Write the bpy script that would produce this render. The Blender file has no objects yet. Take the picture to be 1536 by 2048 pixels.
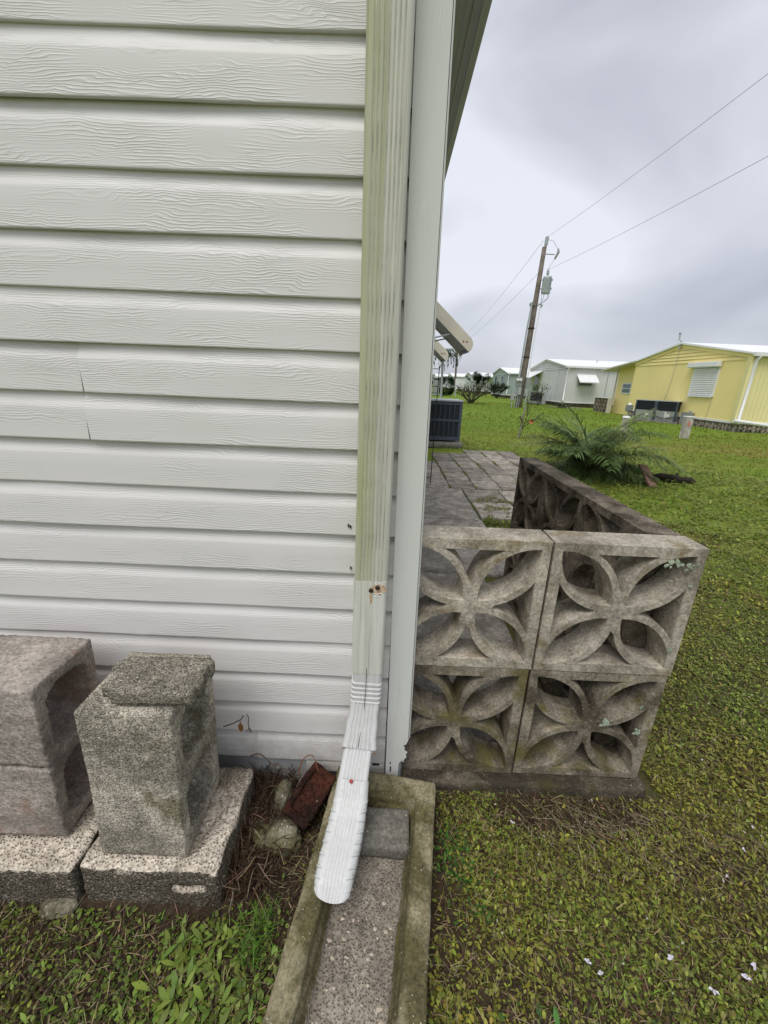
import bpy, bmesh, math, random
import numpy as np
from mathutils import Vector, Matrix, noise as mnoise
from mathutils.geometry import delaunay_2d_cdt

random.seed(4); RNG = np.random.default_rng(11)
S = bpy.context.scene
COL = S.collection
R = math.radians

# ------------------------------------------------------------------ camera
PITCH, YAW, ROLL, FPX = 0.3127, -0.0067, 0.0400, 812.0
CAMP = Vector((0.0, -0.914, 1.1573))
cam = bpy.data.cameras.new('camera'); co = bpy.data.objects.new('camera', cam); COL.objects.link(co)
fw = Vector((math.sin(YAW)*math.cos(PITCH), math.cos(YAW)*math.cos(PITCH), -math.sin(PITCH)))
r0 = Vector((math.cos(YAW), -math.sin(YAW), 0)); u0 = r0.cross(fw)
rt = math.cos(ROLL)*r0+math.sin(ROLL)*u0; up = -math.sin(ROLL)*r0+math.cos(ROLL)*u0
co.matrix_world = Matrix(((rt.x, up.x, -fw.x, CAMP.x), (rt.y, up.y, -fw.y, CAMP.y), (rt.z, up.z, -fw.z, CAMP.z), (0, 0, 0, 1)))
cam.sensor_fit = 'VERTICAL'; cam.sensor_height = 24.0; cam.lens = 24.0*FPX/2048.0
cam.clip_start = 0.02; cam.clip_end = 3000
S.camera = co

# ------------------------------------------------------------------ sky, sun, exposure
SUN_EL, SUN_AZ = R(60), R(207)        # azimuth measured from +Y, clockwise
w = bpy.data.worlds.new('World'); S.world = w; w.use_nodes = True
nt = w.node_tree; nt.nodes.clear()
def wn(t, **k):
    n = nt.nodes.new(t)
    for a, b in k.items(): setattr(n, a, b)
    return n
sky = wn('ShaderNodeTexSky', sky_type='NISHITA', sun_disc=False, sun_elevation=SUN_EL, sun_rotation=SUN_AZ)
sc_ = wn('ShaderNodeVectorMath', operation='SCALE'); sc_.inputs['Scale'].default_value = 0.10
nt.links.new(sky.outputs[0], sc_.inputs[0])
tc = wn('ShaderNodeTexCoord')
mp = wn('ShaderNodeMapping'); mp.inputs['Scale'].default_value = (1.0, 0.9, 1.75); mp.inputs['Rotation'].default_value = (0.1, 0.35, 0.6)
nt.links.new(tc.outputs['Generated'], mp.inputs[0])
n1 = wn('ShaderNodeTexNoise'); n1.inputs['Scale'].default_value = 1.9; n1.inputs['Detail'].default_value = 5; n1.inputs['Roughness'].default_value = 0.42; n1.inputs['Distortion'].default_value = 0.5
nt.links.new(mp.outputs[0], n1.inputs['Vector'])
cr = wn('ShaderNodeValToRGB')
cr.color_ramp.elements[0].position = 0.40; cr.color_ramp.elements[0].color = (0.30, 0.315, 0.36, 1)
cr.color_ramp.elements[1].position = 0.63; cr.color_ramp.elements[1].color = (0.57, 0.585, 0.64, 1)
nt.links.new(n1.outputs[0], cr.inputs[0])
mx = wn('ShaderNodeMixRGB'); mx.inputs[0].default_value = 0.93
nt.links.new(sc_.outputs[0], mx.inputs[1]); nt.links.new(cr.outputs[0], mx.inputs[2])
bg = wn('ShaderNodeBackground'); bg.inputs[1].default_value = 1.0
nt.links.new(mx.outputs[0], bg.inputs[0])
ow = wn('ShaderNodeOutputWorld'); nt.links.new(bg.outputs[0], ow.inputs[0])
sl = bpy.data.lights.new('sun', 'SUN'); sl.energy = 1.5; sl.angle = R(35); sl.color = (1.0, 0.97, 0.92)
so = bpy.data.objects.new('sun', sl); COL.objects.link(so)
sd = Vector((math.sin(SUN_AZ)*math.cos(SUN_EL), math.cos(SUN_AZ)*math.cos(SUN_EL), math.sin(SUN_EL)))
so.rotation_euler = sd.to_track_quat('Z', 'Y').to_euler(); so.location = (0, -3, 8)
S.view_settings.view_transform = 'Standard'; S.view_settings.look = 'None'
S.view_settings.gamma = 1.0; S.view_settings.use_curve_mapping = False
S.view_settings.exposure = 0.58
S.render.engine = 'CYCLES'
S.cycles.max_bounces = 6; S.cycles.diffuse_bounces = 4; S.cycles.use_denoising = True

# ------------------------------------------------------------------ material helpers
class NT:
    def __init__(s, name):
        s.m = bpy.data.materials.new(name); s.m.use_nodes = True
        s.t = s.m.node_tree; s.t.nodes.clear()
        s.out = s.n('ShaderNodeOutputMaterial'); s.b = s.n('ShaderNodeBsdfPrincipled')
        s.l(s.b.outputs[0], s.out.inputs[0])
    def n(s, t, **k):
        x = s.t.nodes.new(t)
        for a, b in k.items(): setattr(x, a, b)
        return x
    def l(s, a, b): s.t.links.new(a, b)
    def put(s, sock, v):
        if hasattr(v, 'is_linked') or isinstance(v, bpy.types.NodeSocket): s.l(v, sock)
        elif isinstance(v, (tuple, list)) and len(v) == 3 and sock.type == 'RGBA': sock.default_value = (*v, 1)
        else: sock.default_value = v
    def coord(s, rand=True, sc=(1, 1, 1), kind='Object'):
        tc = s.n('ShaderNodeTexCoord'); o = tc.outputs[kind]
        if rand:
            oi = s.n('ShaderNodeObjectInfo'); a = s.n('ShaderNodeVectorMath', operation='ADD')
            m = s.n('ShaderNodeMath', operation='MULTIPLY'); m.inputs[1].default_value = 37.0
            s.l(oi.outputs['Random'], m.inputs[0]); s.l(o, a.inputs[0]); s.l(m.outputs[0], a.inputs[1]); o = a.outputs[0]
        mp = s.n('ShaderNodeMapping'); mp.inputs['Scale'].default_value = sc; s.l(o, mp.inputs[0])
        return mp.outputs[0]
    def noise(s, v, scale, det=4, rough=.55, dist=0):
        x = s.n('ShaderNodeTexNoise'); s.l(v, x.inputs['Vector'])
        for k, q in (('Scale', scale), ('Detail', det), ('Roughness', rough), ('Distortion', dist)): x.inputs[k].default_value = q
        return x.outputs[0]
    def vor(s, v, scale, out='Distance', feat='F1', rnd=1):
        x = s.n('ShaderNodeTexVoronoi', feature=feat); s.l(v, x.inputs['Vector']); x.inputs['Scale'].default_value = scale
        x.inputs['Randomness'].default_value = rnd
        return x.outputs[out]
    def ramp(s, f, a, b, ca=(0, 0, 0), cb=(1, 1, 1)):
        x = s.n('ShaderNodeValToRGB'); e = x.color_ramp.elements
        e[0].position = a; e[0].color = (*ca, 1); e[1].position = b; e[1].color = (*cb, 1)
        s.l(f, x.inputs[0]); return x.outputs[0]
    def mix(s, f, a, b, mode='MIX'):
        x = s.n('ShaderNodeMixRGB', blend_type=mode)
        for i, v in enumerate((f, a, b)): s.put(x.inputs[i], v)
        return x.outputs[0]
    def math(s, op, a, b=0.0, c=None, clamp=False):
        x = s.n('ShaderNodeMath', operation=op, use_clamp=clamp); s.put(x.inputs[0], a); s.put(x.inputs[1], b)
        if c is not None: s.put(x.inputs[2], c)
        return x.outputs[0]
    def sep(s, v):
        x = s.n('ShaderNodeSeparateXYZ'); s.l(v, x.inputs[0]); return x.outputs
    def bump(s, h, dist=.002, strength=1.0, prev=None):
        x = s.n('ShaderNodeBump'); s.l(h, x.inputs['Height']); x.inputs['Distance'].default_value = dist; x.inputs['Strength'].default_value = strength
        if prev is not None: s.l(prev, x.inputs['Normal'])
        return x.outputs[0]
    def done(s, col, rough=.8, nrm=None, spec=.3, metal=0):
        s.put(s.b.inputs['Base Color'], col); s.put(s.b.inputs['Roughness'], rough)
        s.b.inputs['Specular IOR Level'].default_value = spec; s.b.inputs['Metallic'].default_value = metal
        if nrm is not None: s.l(nrm, s.b.inputs['Normal'])
        return s.m

def plain(name, col, rough=.6, metal=0, var=.12, scale=6, bump=0):
    n = NT(name); v = n.coord()
    f = n.noise(v, scale, 4)
    c = n.mix(n.math('MULTIPLY', n.ramp(f, .3, .75), 1.0), tuple(x*(1-var) for x in col), tuple(min(1, x*(1+var)) for x in col))
    nr = n.bump(n.noise(v, scale*20, 3), .001, bump) if bump else None
    return n.done(c, rough, nr, .35, metal)

def concrete(name, base, dark, light=(.62, .58, .5), speck=130, speckamt=.5, moss=None, mossamt=.5, lichen=0, coarse=.0, bumpd=.0016, stain=(.45, .62), pores=0, var=0, front=None):
    n = NT(name); v = n.coord()
    big = n.noise(v, 9, 5, .6, .4); fine = n.noise(v, 140, 5, .7); mid = n.noise(v, 38, 4, .6)
    c = n.mix(n.ramp(big, stain[0], stain[1]), dark, base)
    c = n.mix(.75, c, n.mix(n.ramp(fine, .3, .7), (.28, .26, .24), (1.45, 1.42, 1.38)), 'MULTIPLY')
    c = n.mix(.5, c, n.mix(n.ramp(mid, .3, .7), (.55, .54, .5), (1.35, 1.33, 1.3)), 'MULTIPLY')
    wv = n.n('ShaderNodeVectorMath', operation='ADD'); wn_ = n.n('ShaderNodeTexNoise'); n.l(v, wn_.inputs['Vector']); wn_.inputs['Scale'].default_value = speck*1.3; wn_.inputs['Detail'].default_value = 3
    ws = n.n('ShaderNodeVectorMath', operation='SCALE'); ws.inputs['Scale'].default_value = .45/speck; n.l(wn_.outputs['Color'], ws.inputs[0]); n.l(v, wv.inputs[0]); n.l(ws.outputs[0], wv.inputs[1])
    vd = n.n('ShaderNodeTexVoronoi', feature='F1'); n.l(wv.outputs[0], vd.inputs['Vector']); vd.inputs['Scale'].default_value = speck
    gate = n.ramp(n.sep(vd.outputs['Color'])[0], 1-speckamt*.5, 1-speckamt*.5+.02)
    sp = n.math('MULTIPLY', gate, n.ramp(n.math('SUBTRACT', vd.outputs['Distance'], n.math('MULTIPLY', n.sep(vd.outputs['Color'])[1], .30)), .05, .16, (1, 1, 1), (0, 0, 0)))
    c = n.mix(n.math('MULTIPLY', sp, n.math('MULTIPLY_ADD', n.sep(vd.outputs['Color'])[2], .5, .4)), c, light)
    if moss:
        mm = n.ramp(n.noise(v, 6.5, 6, .65), .62-mossamt*.25, .70-mossamt*.2)
        c = n.mix(n.math('MULTIPLY', mm, .75), c, n.mix(fine, tuple(x*.5 for x in moss), tuple(x*1.5 for x in moss)))
    if lichen:
        ll = n.ramp(n.noise(v, 11, 8, .75), .66-lichen, .69-lichen)
        c = n.mix(n.math('MULTIPLY', ll, .8), c, (.36, .42, .31))
    h = n.math('ADD', n.math('MULTIPLY', fine, .6), n.math('MULTIPLY', mid, .8))
    h = n.math('ADD', h, n.math('MULTIPLY', sp, .25))
    if var:
        oi = n.n('ShaderNodeObjectInfo'); c = n.mix(1.0, c, n.mix(oi.outputs['Random'], (1-var,)*3, (1+var,)*3), 'MULTIPLY')
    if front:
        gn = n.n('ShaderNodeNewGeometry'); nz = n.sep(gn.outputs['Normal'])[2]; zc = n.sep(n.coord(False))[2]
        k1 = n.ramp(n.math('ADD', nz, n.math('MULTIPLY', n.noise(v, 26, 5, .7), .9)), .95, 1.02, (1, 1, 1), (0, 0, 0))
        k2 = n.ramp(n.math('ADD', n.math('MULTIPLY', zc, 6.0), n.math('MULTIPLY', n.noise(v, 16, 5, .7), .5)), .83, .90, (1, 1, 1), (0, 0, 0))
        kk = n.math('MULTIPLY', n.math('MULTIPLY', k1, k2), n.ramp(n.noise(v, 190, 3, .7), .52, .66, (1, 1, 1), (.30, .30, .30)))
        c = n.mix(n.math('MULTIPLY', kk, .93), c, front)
    if pores:
        pv = n.vor(v, pores); h = n.math('ADD', h, n.math('MULTIPLY', n.ramp(pv, .1, .5), .9))
        c = n.mix(.8, c, n.ramp(pv, .05, .35, (.52, .50, .47), (1.08, 1.08, 1.08)), 'MULTIPLY')
    return n.done(c, .92, n.bump(h, bumpd, 1.0), .2)

def wp(n):
    return n.n('ShaderNodeNewGeometry').outputs['Position']
def siding_mat(name, col, axis=0, grain=1.0, mud=False):
    """embossed vinyl: wavy wood grain running along axis (0 = along X on the front, 2 = vertical)"""
    n = NT(name); v = n.coord()
    xyz = n.sep(v)
    xyz2 = n.sep(n.coord(False)); xyz2 = n.sep(wp(n)) if mud else xyz2
    lo = {0: (6.5, 6.5, 24.0), 2: (26.0, 26.0, 5.0), 1: (26, 5, 26)}[axis]
    mp = n.n('ShaderNodeMapping'); mp.inputs['Scale'].default_value = lo; n.l(v, mp.inputs[0])
    wob = n.noise(mp.outputs[0], 1.0, 3, .5, .6)
    across = xyz[2] if axis in (0, 1) else xyz[0]
    ph = n.math('ADD', n.math('MULTIPLY', across, 1250.0), n.math('MULTIPLY', wob, 46.0))
    sn = n.math('SINE', ph)
    ln = n.ramp(n.math('MULTIPLY_ADD', sn, .5, .5), .55, 1.0)
    msk = n.ramp(n.noise(mp.outputs[0], .8, 2), .4, .62)
    h = n.math('MULTIPLY', ln, msk)
    fine = n.noise(v, 420, 2)
    nb = n.bump(n.math('ADD', h, n.math('MULTIPLY', fine, .10)), .0011*grain, .8)
    c = n.mix(n.ramp(n.noise(v, 3, 5), .3, .7), tuple(x*.965 for x in col), col)
    if mud:
        m1 = n.ramp(n.math('ADD', n.math('MULTIPLY', xyz2[2], 2.2), n.math('MULTIPLY', n.noise(v, 30, 6, .8), .8)), .50, .80, (1, 1, 1), (0, 0, 0))
        c = n.mix(n.math('MULTIPLY', m1, .5), c, (.33, .30, .24))
        c = n.mix(n.math('MULTIPLY', n.ramp(n.noise(v, 1.6, 6, .7), .5, .75), .25), c, (.50, .505, .43))
    # grain lines tinted darker, following the emboss height
    c = n.mix(n.math('MULTIPLY', h, .16*grain), c, tuple(x*.6 for x in col))
    vd = n.n('ShaderNodeTexVoronoi'); n.l(v, vd.inputs['Vector']); vd.inputs['Scale'].default_value = 28
    fleck = n.math('MULTIPLY', n.ramp(n.sep(vd.outputs['Color'])[1], .93, .94), n.ramp(vd.outputs['Distance'], .035, .06, (1, 1, 1), (0, 0, 0)))
    c = n.mix(n.math('MULTIPLY', fleck, .75), c, (.08, .07, .05))
    return n.done(c, .42, nb, .35)

def downspout_mat(name, col, green, amt):
    n = NT(name); v = n.coord(False); xyz = n.sep(v)
    mp = n.n('ShaderNodeMapping'); mp.inputs['Scale'].default_value = (60, 60, 1.6); n.l(v, mp.inputs[0])
    st = n.noise(mp.outputs[0], 3.0, 6, .65)
    mp2 = n.n('ShaderNodeMapping'); mp2.inputs['Scale'].default_value = (14, 14, 1.1); n.l(v, mp2.inputs[0])
    bigs = n.noise(mp2.outputs[0], 2.0, 4, .6)
    side = n.ramp(xyz[0], -.036, -.012, (1, 1, 1), (.12, .12, .12)) if amt else None
    c = n.mix(n.ramp(st, .35, .7), tuple(x*(.72 if amt else .86) for x in col), col)
    if amt:
        f = n.math('MULTIPLY', n.ramp(n.math('ADD', n.math('MULTIPLY', bigs, .65), n.math('MULTIPLY', st, .35)), .3, .6), side, clamp=True)
        c = n.mix(n.math('MULTIPLY', f, amt), c, green)
        c = n.mix(n.math('MULTIPLY', n.ramp(n.noise(mp.outputs[0], 1.3, 5, .7), .52, .66), .32), c, (.22, .20, .13))
    blot = n.ramp(n.noise(v, 26, 5, .7), .64, .70)
    c = n.mix(n.math('MULTIPLY', blot, .35), c, (.55, .55, .48) if amt else (.42, .38, .28))
    return n.done(c, .5, n.bump(n.noise(v, 60, 3), .0004, .25), .4)

def leaf_mat(name, rough=.5):
    n = NT(name); a = n.n('ShaderNodeVertexColor', layer_name='tint')
    n.b.inputs['Subsurface Weight'].default_value = 0
    tr = n.n('ShaderNodeBsdfTranslucent'); n.l(a.outputs[0], tr.inputs[0])
    n.done(a.outputs[0], rough, None, .25)
    ms = n.n('ShaderNodeMixShader'); ms.inputs[0].default_value = .3
    n.l(n.b.outputs[0], ms.inputs[1]); n.l(tr.outputs[0], ms.inputs[2]); n.l(ms.outputs[0], n.out.inputs[0])
    return n.m

def rib_mat(name, col, freq=40, axis='y', amt=.35):
    n = NT(name); v = n.coord(False); xyz = n.sep(v)
    s_ = n.math('ADD', xyz[0], xyz[1]) if axis == 'xy' else xyz['xyz'.index(axis)]
    sn = n.math('MULTIPLY_ADD', n.math('SINE', n.math('MULTIPLY', s_, freq)), .5, .5)
    c = n.mix(n.math('MULTIPLY', n.ramp(sn, .8, 1.0), amt), n.mix(n.ramp(n.noise(v, .9, 5), .3, .7), tuple(x*.9 for x in col), col), tuple(x*.6 for x in col))
    return n.done(c, .6, n.bump(n.ramp(sn, .75, 1), .01, .8), .3)

M = {}
M['siding'] = siding_mat('vinyl_siding', (.71, .69, .675), grain=.55, mud=True)
M['post'] = siding_mat('vinyl_post', (.66, .67, .635), axis=2, grain=.45)
M['skirt'] = plain('skirt_grey', (.42, .43, .43), .6, var=.3)
M['lap_shadow'] = plain('lap_shadow_gap', (.10, .10, .09), .9)
M['dark'] = plain('dark_gap', (.03, .028, .025), .9)
M['soffit'] = rib_mat('soffit_metal', (.46, .47, .46), 60, 'x', .15)
M['fascia'] = plain('fascia', (.50, .51, .49), .5)
M['roofw'] = plain('white_roof', (.84, .85, .86), .45, var=.04)
M['ds_up'] = downspout_mat('aluminium_stained', (.66, .65, .58), (.34, .36, .13), .78)
M['ds_mid'] = downspout_mat('aluminium_offwhite', (.76, .765, .71), (.50, .52, .30), .26)
M['ds_low'] = downspout_mat('aluminium_white', (.66, .665, .655), (0, 0, 0), 0)
M['groove'] = plain('groove_grey', (.56, .555, .54), .7, var=.15, scale=40)
M['groove_up'] = plain('groove_olive', (.43, .43, .33), .7, var=.35, scale=25)
M['rust'] = plain('rust', (.25, .09, .03), .8, var=.4, scale=60)
M['screw'] = plain('screw_dark', (.05, .025, .02), .5, .5)
M['screwred'] = plain('screw_red', (.35, .03, .03), .5)
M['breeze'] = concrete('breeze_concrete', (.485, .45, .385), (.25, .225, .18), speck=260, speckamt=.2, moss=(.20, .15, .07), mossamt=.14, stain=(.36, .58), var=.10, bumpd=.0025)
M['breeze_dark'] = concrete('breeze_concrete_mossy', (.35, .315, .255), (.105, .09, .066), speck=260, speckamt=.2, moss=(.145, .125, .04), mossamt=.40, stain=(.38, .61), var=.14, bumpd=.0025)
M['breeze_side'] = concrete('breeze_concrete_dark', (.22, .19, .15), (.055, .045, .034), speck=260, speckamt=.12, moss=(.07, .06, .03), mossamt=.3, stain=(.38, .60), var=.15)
M['cap'] = concrete('wall_top', (.36, .34, .30), (.19, .18, .155), speck=160, speckamt=.3, moss=(.27, .18, .07), mossamt=.05)
M['cmu'] = concrete('cinder_block', (.66, .62, .53), (.33, .31, .26), light=(.95, .92, .84), speck=210, speckamt=.42, moss=(.17, .15, .08), mossamt=.14, bumpd=.005, pores=280, stain=(.38, .64))
M['cmudark'] = concrete('cinder_chunk', (.35, .33, .28), (.16, .15, .12), light=(.85, .82, .75), speck=210, speckamt=.42, bumpd=.005, pores=280, stain=(.34, .62))
M['cmured'] = concrete('split_block', (.52, .47, .435), (.28, .25, .23), light=(.75, .7, .65), speck=170, speckamt=.25, moss=(.32, .21, .165), mossamt=.18, bumpd=.009, pores=0, stain=(.34, .60))
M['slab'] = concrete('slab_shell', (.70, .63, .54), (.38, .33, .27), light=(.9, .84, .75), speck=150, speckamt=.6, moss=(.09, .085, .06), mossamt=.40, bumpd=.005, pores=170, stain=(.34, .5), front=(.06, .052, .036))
M['slabdark'] = concrete('slab_shell_dark', (.085, .075, .055), (.03, .027, .018), light=(.5, .45, .36), speck=150, speckamt=.22, moss=(.03, .03, .015), mossamt=.4, bumpd=.003, pores=150)
M['splash'] = concrete('splash_concrete', (.31, .28, .185), (.12, .11, .055), speck=230, speckamt=.22, moss=(.15, .135, .04), mossamt=.35, bumpd=.0025)
M['basin'] = concrete('splash_basin', (.34, .31, .265), (.17, .15, .125), light=(.62, .55, .45), speck=110, speckamt=.34, bumpd=.003, pores=210, stain=(.30,.55))
M['pavergrey'] = concrete('paver_grey', (.21, .205, .185), (.13, .125, .11), speck=220, speckamt=.12, stain=(.3, .6))
M['footing'] = concrete('footing', (.13, .112, .085), (.055, .047, .035), light=(.5,.46,.38), speck=200, speckamt=.22, moss=(.06, .055, .02), mossamt=.4, bumpd=.003)
M['patio'] = concrete('patio_concrete', (.39, .365, .33), (.18, .165, .145), speck=60, speckamt=.15, moss=(.18, .15, .06), mossamt=.08, stain=(.33, .6), var=.28)
M['slabconc'] = concrete('old_slab', (.40, .375, .34), (.24, .225, .2), speck=90, speckamt=.2)
M['brick'] = concrete('red_brick', (.085, .028, .018), (.025, .012, .009), light=(.4, .3, .26), speck=90, speckamt=.08, bumpd=.004, pores=120, stain=(.42, .60))
M['rock'] = concrete('shell_rock', (.30, .29, .22), (.09, .08, .05), light=(.6, .55, .45), speck=110, speckamt=.5, moss=(.13, .13, .05), mossamt=.6, bumpd=.004)
M['yellow'] = plain('yellow_panel', (.93, .785, .33), .55, var=.05, scale=.8)
M['yellow2'] = rib_mat('yellow_ribbed', (.86, .78, .38), 45, 'xy', .12)
M['greyh'] = rib_mat('grey_panel', (.66, .665, .655), 30, 'xy', .12)
M['greenh'] = rib_mat('green_panel', (.36, .43, .39), 20, 'xy', .2)
M['whiteh'] = rib_mat('white_panel', (.66, .68, .68), 20, 'xy', .12)
M['white'] = plain('white_paint', (.80, .80, .80), .4, var=.05)
M['postwhite'] = concrete('post_concrete', (.66, .65, .60), (.42, .41, .36), speckamt=.1)
M['cream'] = plain('cream_metal', (.62, .58, .48), .45, var=.08)
M['awnunder'] = plain('awning_grey', (.30, .31, .30), .5)
M['black'] = plain('black_metal', (.012, .013, .014), .5)
M['acblue'] = plain('ac_slate', (.06, .078, .10), .5, .1)
M['acfin'] = rib_mat('ac_fins', (.022, .027, .035), 260, 'z', .6)
M['acgrey'] = plain('ac_grey', (.27, .285, .27), .5)
M['paper'] = plain('sticker', (.6, .6, .55), .5)
M['wood'] = plain('pole_wood', (.17, .14, .115), .85, var=.35, scale=3)
M['galv'] = plain('galvanised', (.40, .43, .44), .45, .3)
M['glass'] = plain('window_glass', (.12, .17, .19), .08, 0)
M['leaf'] = leaf_mat('leaf')
M['bark'] = plain('bark', (.10, .085, .065), .9, var=.4, scale=30, bump=.6)
M['log'] = plain('rotten_log', (.03, .025, .018), .95, var=.5, scale=30, bump=1)
M['plank'] = plain('pink_board', (.34, .19, .15), .8, var=.2, scale=20)
M['wire'] = plain('wire', (.33, .33, .345), .6)

# ------------------------------------------------------------------ object helpers
LOC = {}
def link(name, me, parent=None, loc=(0, 0, 0), rot=(0, 0, 0), sc=(1, 1, 1)):
    """loc is in world space; parents are unrotated"""
    o = bpy.data.objects.new(name, me); COL.objects.link(o)
    w_ = Vector(loc); LOC[o.name] = w_
    if parent is not None:
        o.parent = parent; o.location = w_-LOC[parent.name]
    else: o.location = w_
    o.rotation_euler = rot; o.scale = sc
    return o
def tag(o, label=None, cat=None, group=None, kind=None):
    if label: o['label'] = label
    if cat: o['category'] = cat
    if group: o['group'] = group
    if kind: o['kind'] = kind
    return o
def thing(name, loc, label, cat, group=None): return tag(link(name, None, None, loc), label, cat, group)

class MB:
    def __init__(s): s.v = []; s.f = []
    def add(s, vs, fs):
        b = len(s.v); s.v.extend([tuple(q) for q in vs]); s.f.extend([tuple(i+b for i in f) for f in fs]); return s
    def box(s, x0, x1, y0, y1, z0, z1, rz=0, c=None, c2=0):
        vs = [(x, y, z) for x in (x0, x1) for y in (y0, y1) for z in (z0, z1)]
        if rz:
            c = c or ((x0+x1)/2, (y0+y1)/2)
            vs = [(c[0]+(x-c[0])*math.cos(rz)-(y-c[1])*math.sin(rz), c[1]+(x-c[0])*math.sin(rz)+(y-c[1])*math.cos(rz), z) for x, y, z in vs]
        return s.add(vs, [(0, 1, 3, 2), (4, 6, 7, 5), (0, 4, 5, 1), (2, 3, 7, 6), (0, 2, 6, 4), (1, 5, 7, 3)])
    def prism(s, poly, d):
        """poly: list of 3D points (planar), d: extrusion vector"""
        n = len(poly); d = Vector(d); p = [Vector(q) for q in poly]
        return s.add(p+[q+d for q in p], [tuple(range(n))[::-1], tuple(range(n, 2*n))]+[(i, (i+1) % n, n+(i+1) % n, n+i) for i in range(n)])
    def tube(s, pts, rad, n=8, cap=True):
        pts = [Vector(p) for p in pts]; m = len(pts); rs = rad if hasattr(rad, '__len__') else [rad]*m
        vs = []; ref = None
        for i, p in enumerate(pts):
            t = (pts[min(i+1, m-1)]-pts[max(i-1, 0)]).normalized()
            if ref is None:
                ref = t.orthogonal().normalized()
            ref = (ref-t*ref.dot(t)).normalized(); b = t.cross(ref)
            for k in range(n):
                a = 2*math.pi*k/n; vs.append(p+(ref*math.cos(a)+b*math.sin(a))*rs[i])
        fs = [(i*n+k, i*n+(k+1) % n, (i+1)*n+(k+1) % n, (i+1)*n+k) for i in range(m-1) for k in range(n)]
        if cap: fs += [tuple(range(n))[::-1], tuple(range((m-1)*n, m*n))]
        return s.add(vs, fs)
    def build(s, name, mat, parent=None, loc=None, bevel=0, smooth=False, rot=(0, 0, 0)):
        base = Vector(loc) if loc is not None else (LOC[parent.name] if parent is not None else Vector((0, 0, 0)))
        me = bpy.data.meshes.new(name)
        me.from_pydata([tuple(Vector(q)-base) for q in s.v], [], s.f); me.materials.append(mat)
        bm = bmesh.new(); bm.from_mesh(me)
        bmesh.ops.recalc_face_normals(bm, faces=bm.faces)
        if bevel: bmesh.ops.bevel(bm, geom=[e for e in bm.edges if e.is_manifold and e.calc_face_angle(0) > .5], offset=bevel, segments=2, affect='EDGES')
        bm.to_mesh(me); bm.free()
        if smooth: me.polygons.foreach_set('use_smooth', [True]*len(me.polygons))
        return link(name, me, parent, base, rot)

def voxmesh(xs, ys, zs, inside, relax=2, lam=.5, disp=None, xf=None):
    """boundary surface of a solid sampled on an uneven grid, edges worn round, surface roughened"""
    nx, ny, nz = len(xs)-1, len(ys)-1, len(zs)-1
    cx = (xs[:-1]+xs[1:])/2; cy = (ys[:-1]+ys[1:])/2; cz = (zs[:-1]+zs[1:])/2
    I = np.zeros((nx+2, ny+2, nz+2), bool)
    X, Y, Z = np.meshgrid(cx, cy, cz, indexing='ij'); I[1:-1, 1:-1, 1:-1] = inside(X, Y, Z)
    vid = {}; vs = []; fs = []
    def V(i, j, k):
        q = (i, j, k)
        if q not in vid: vid[q] = len(vs); vs.append((xs[i], ys[j], zs[k]))
        return vid[q]
    for ax in range(3):
        for sg in (1, -1):
            J = I & ~np.roll(I, -sg, axis=ax)
            for a in np.argwhere(J):
                i, j, k = (a-1).tolist(); q = [i, j, k]
                if sg == 1: q[ax] += 1
                b, c = [(1, 2), (2, 0), (0, 1)][ax]
                cs = []
                for db, dc in ((0, 0), (1, 0), (1, 1), (0, 1)):
                    p = list(q); p[b] += db; p[c] += dc; cs.append(V(*p))
                fs.append(tuple(cs if sg == 1 else cs[::-1]))
    v = np.array(vs); f = np.array(fs)
    e = np.concatenate([f[:, [0, 1]], f[:, [1, 2]], f[:, [2, 3]], f[:, [3, 0]]])
    for _ in range(relax):
        acc = np.zeros_like(v); cnt = np.zeros(len(v))
        np.add.at(acc, e[:, 0], v[e[:, 1]]); np.add.at(acc, e[:, 1], v[e[:, 0]])
        np.add.at(cnt, e[:, 0], 1); np.add.at(cnt, e[:, 1], 1)
        v = v+(acc/cnt[:, None]-v)*lam
    if disp:
        amp, fr, amp2, fr2, off = disp
        d = np.array([mnoise.noise_vector(Vector(q)*fr+Vector((off, 0, 0))) for q in v])*amp
        if amp2: d += np.array([mnoise.noise_vector(Vector(q)*fr2+Vector((0, off, 0))) for q in v])*amp2
        v = v+d
    if xf is not None: v = xf(v)
    return v, f
def meshobj(name, v, f, mats, parent=None, loc=None, smooth=False, mi=None, colors=None):
    base = np.array(loc if loc is not None else (LOC[parent.name] if parent is not None else (0, 0, 0)), float)
    me = bpy.data.meshes.new(name)
    f = np.asarray(f); n, k = f.shape
    me.vertices.add(len(v)); me.vertices.foreach_set('co', (np.asarray(v)-base).astype(np.float32).ravel())
    me.loops.add(n*k); me.loops.foreach_set('vertex_index', f.astype(np.int32).ravel())
    me.polygons.add(n); me.polygons.foreach_set('loop_start', np.arange(0, n*k, k, dtype=np.int32)); me.polygons.foreach_set('loop_total', np.full(n, k, np.int32))
    for m in (mats if isinstance(mats, (list, tuple)) else [mats]): me.materials.append(m)
    if mi is not None: me.polygons.foreach_set('material_index', mi.astype(np.int32))
    if smooth: me.polygons.foreach_set('use_smooth', np.ones(n, bool))
    me.update()
    if colors is not None:
        a = me.color_attributes.new('tint', 'FLOAT_COLOR', 'POINT')
        cc = np.ones((len(v), 4), np.float32); cc[:, :3] = colors; a.data.foreach_set('color', cc.ravel())
    me.validate(); me.update()
    return link(name, me, parent, tuple(base))
def seg(a, b, step): return np.linspace(a, b, max(2, int(round(abs(b-a)/step))+1))
def cuts(pts, step):
    o = [np.array([pts[0]])]
    for a, b in zip(pts[:-1], pts[1:]): o.append(seg(a, b, step)[1:])
    return np.concatenate(o)

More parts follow.
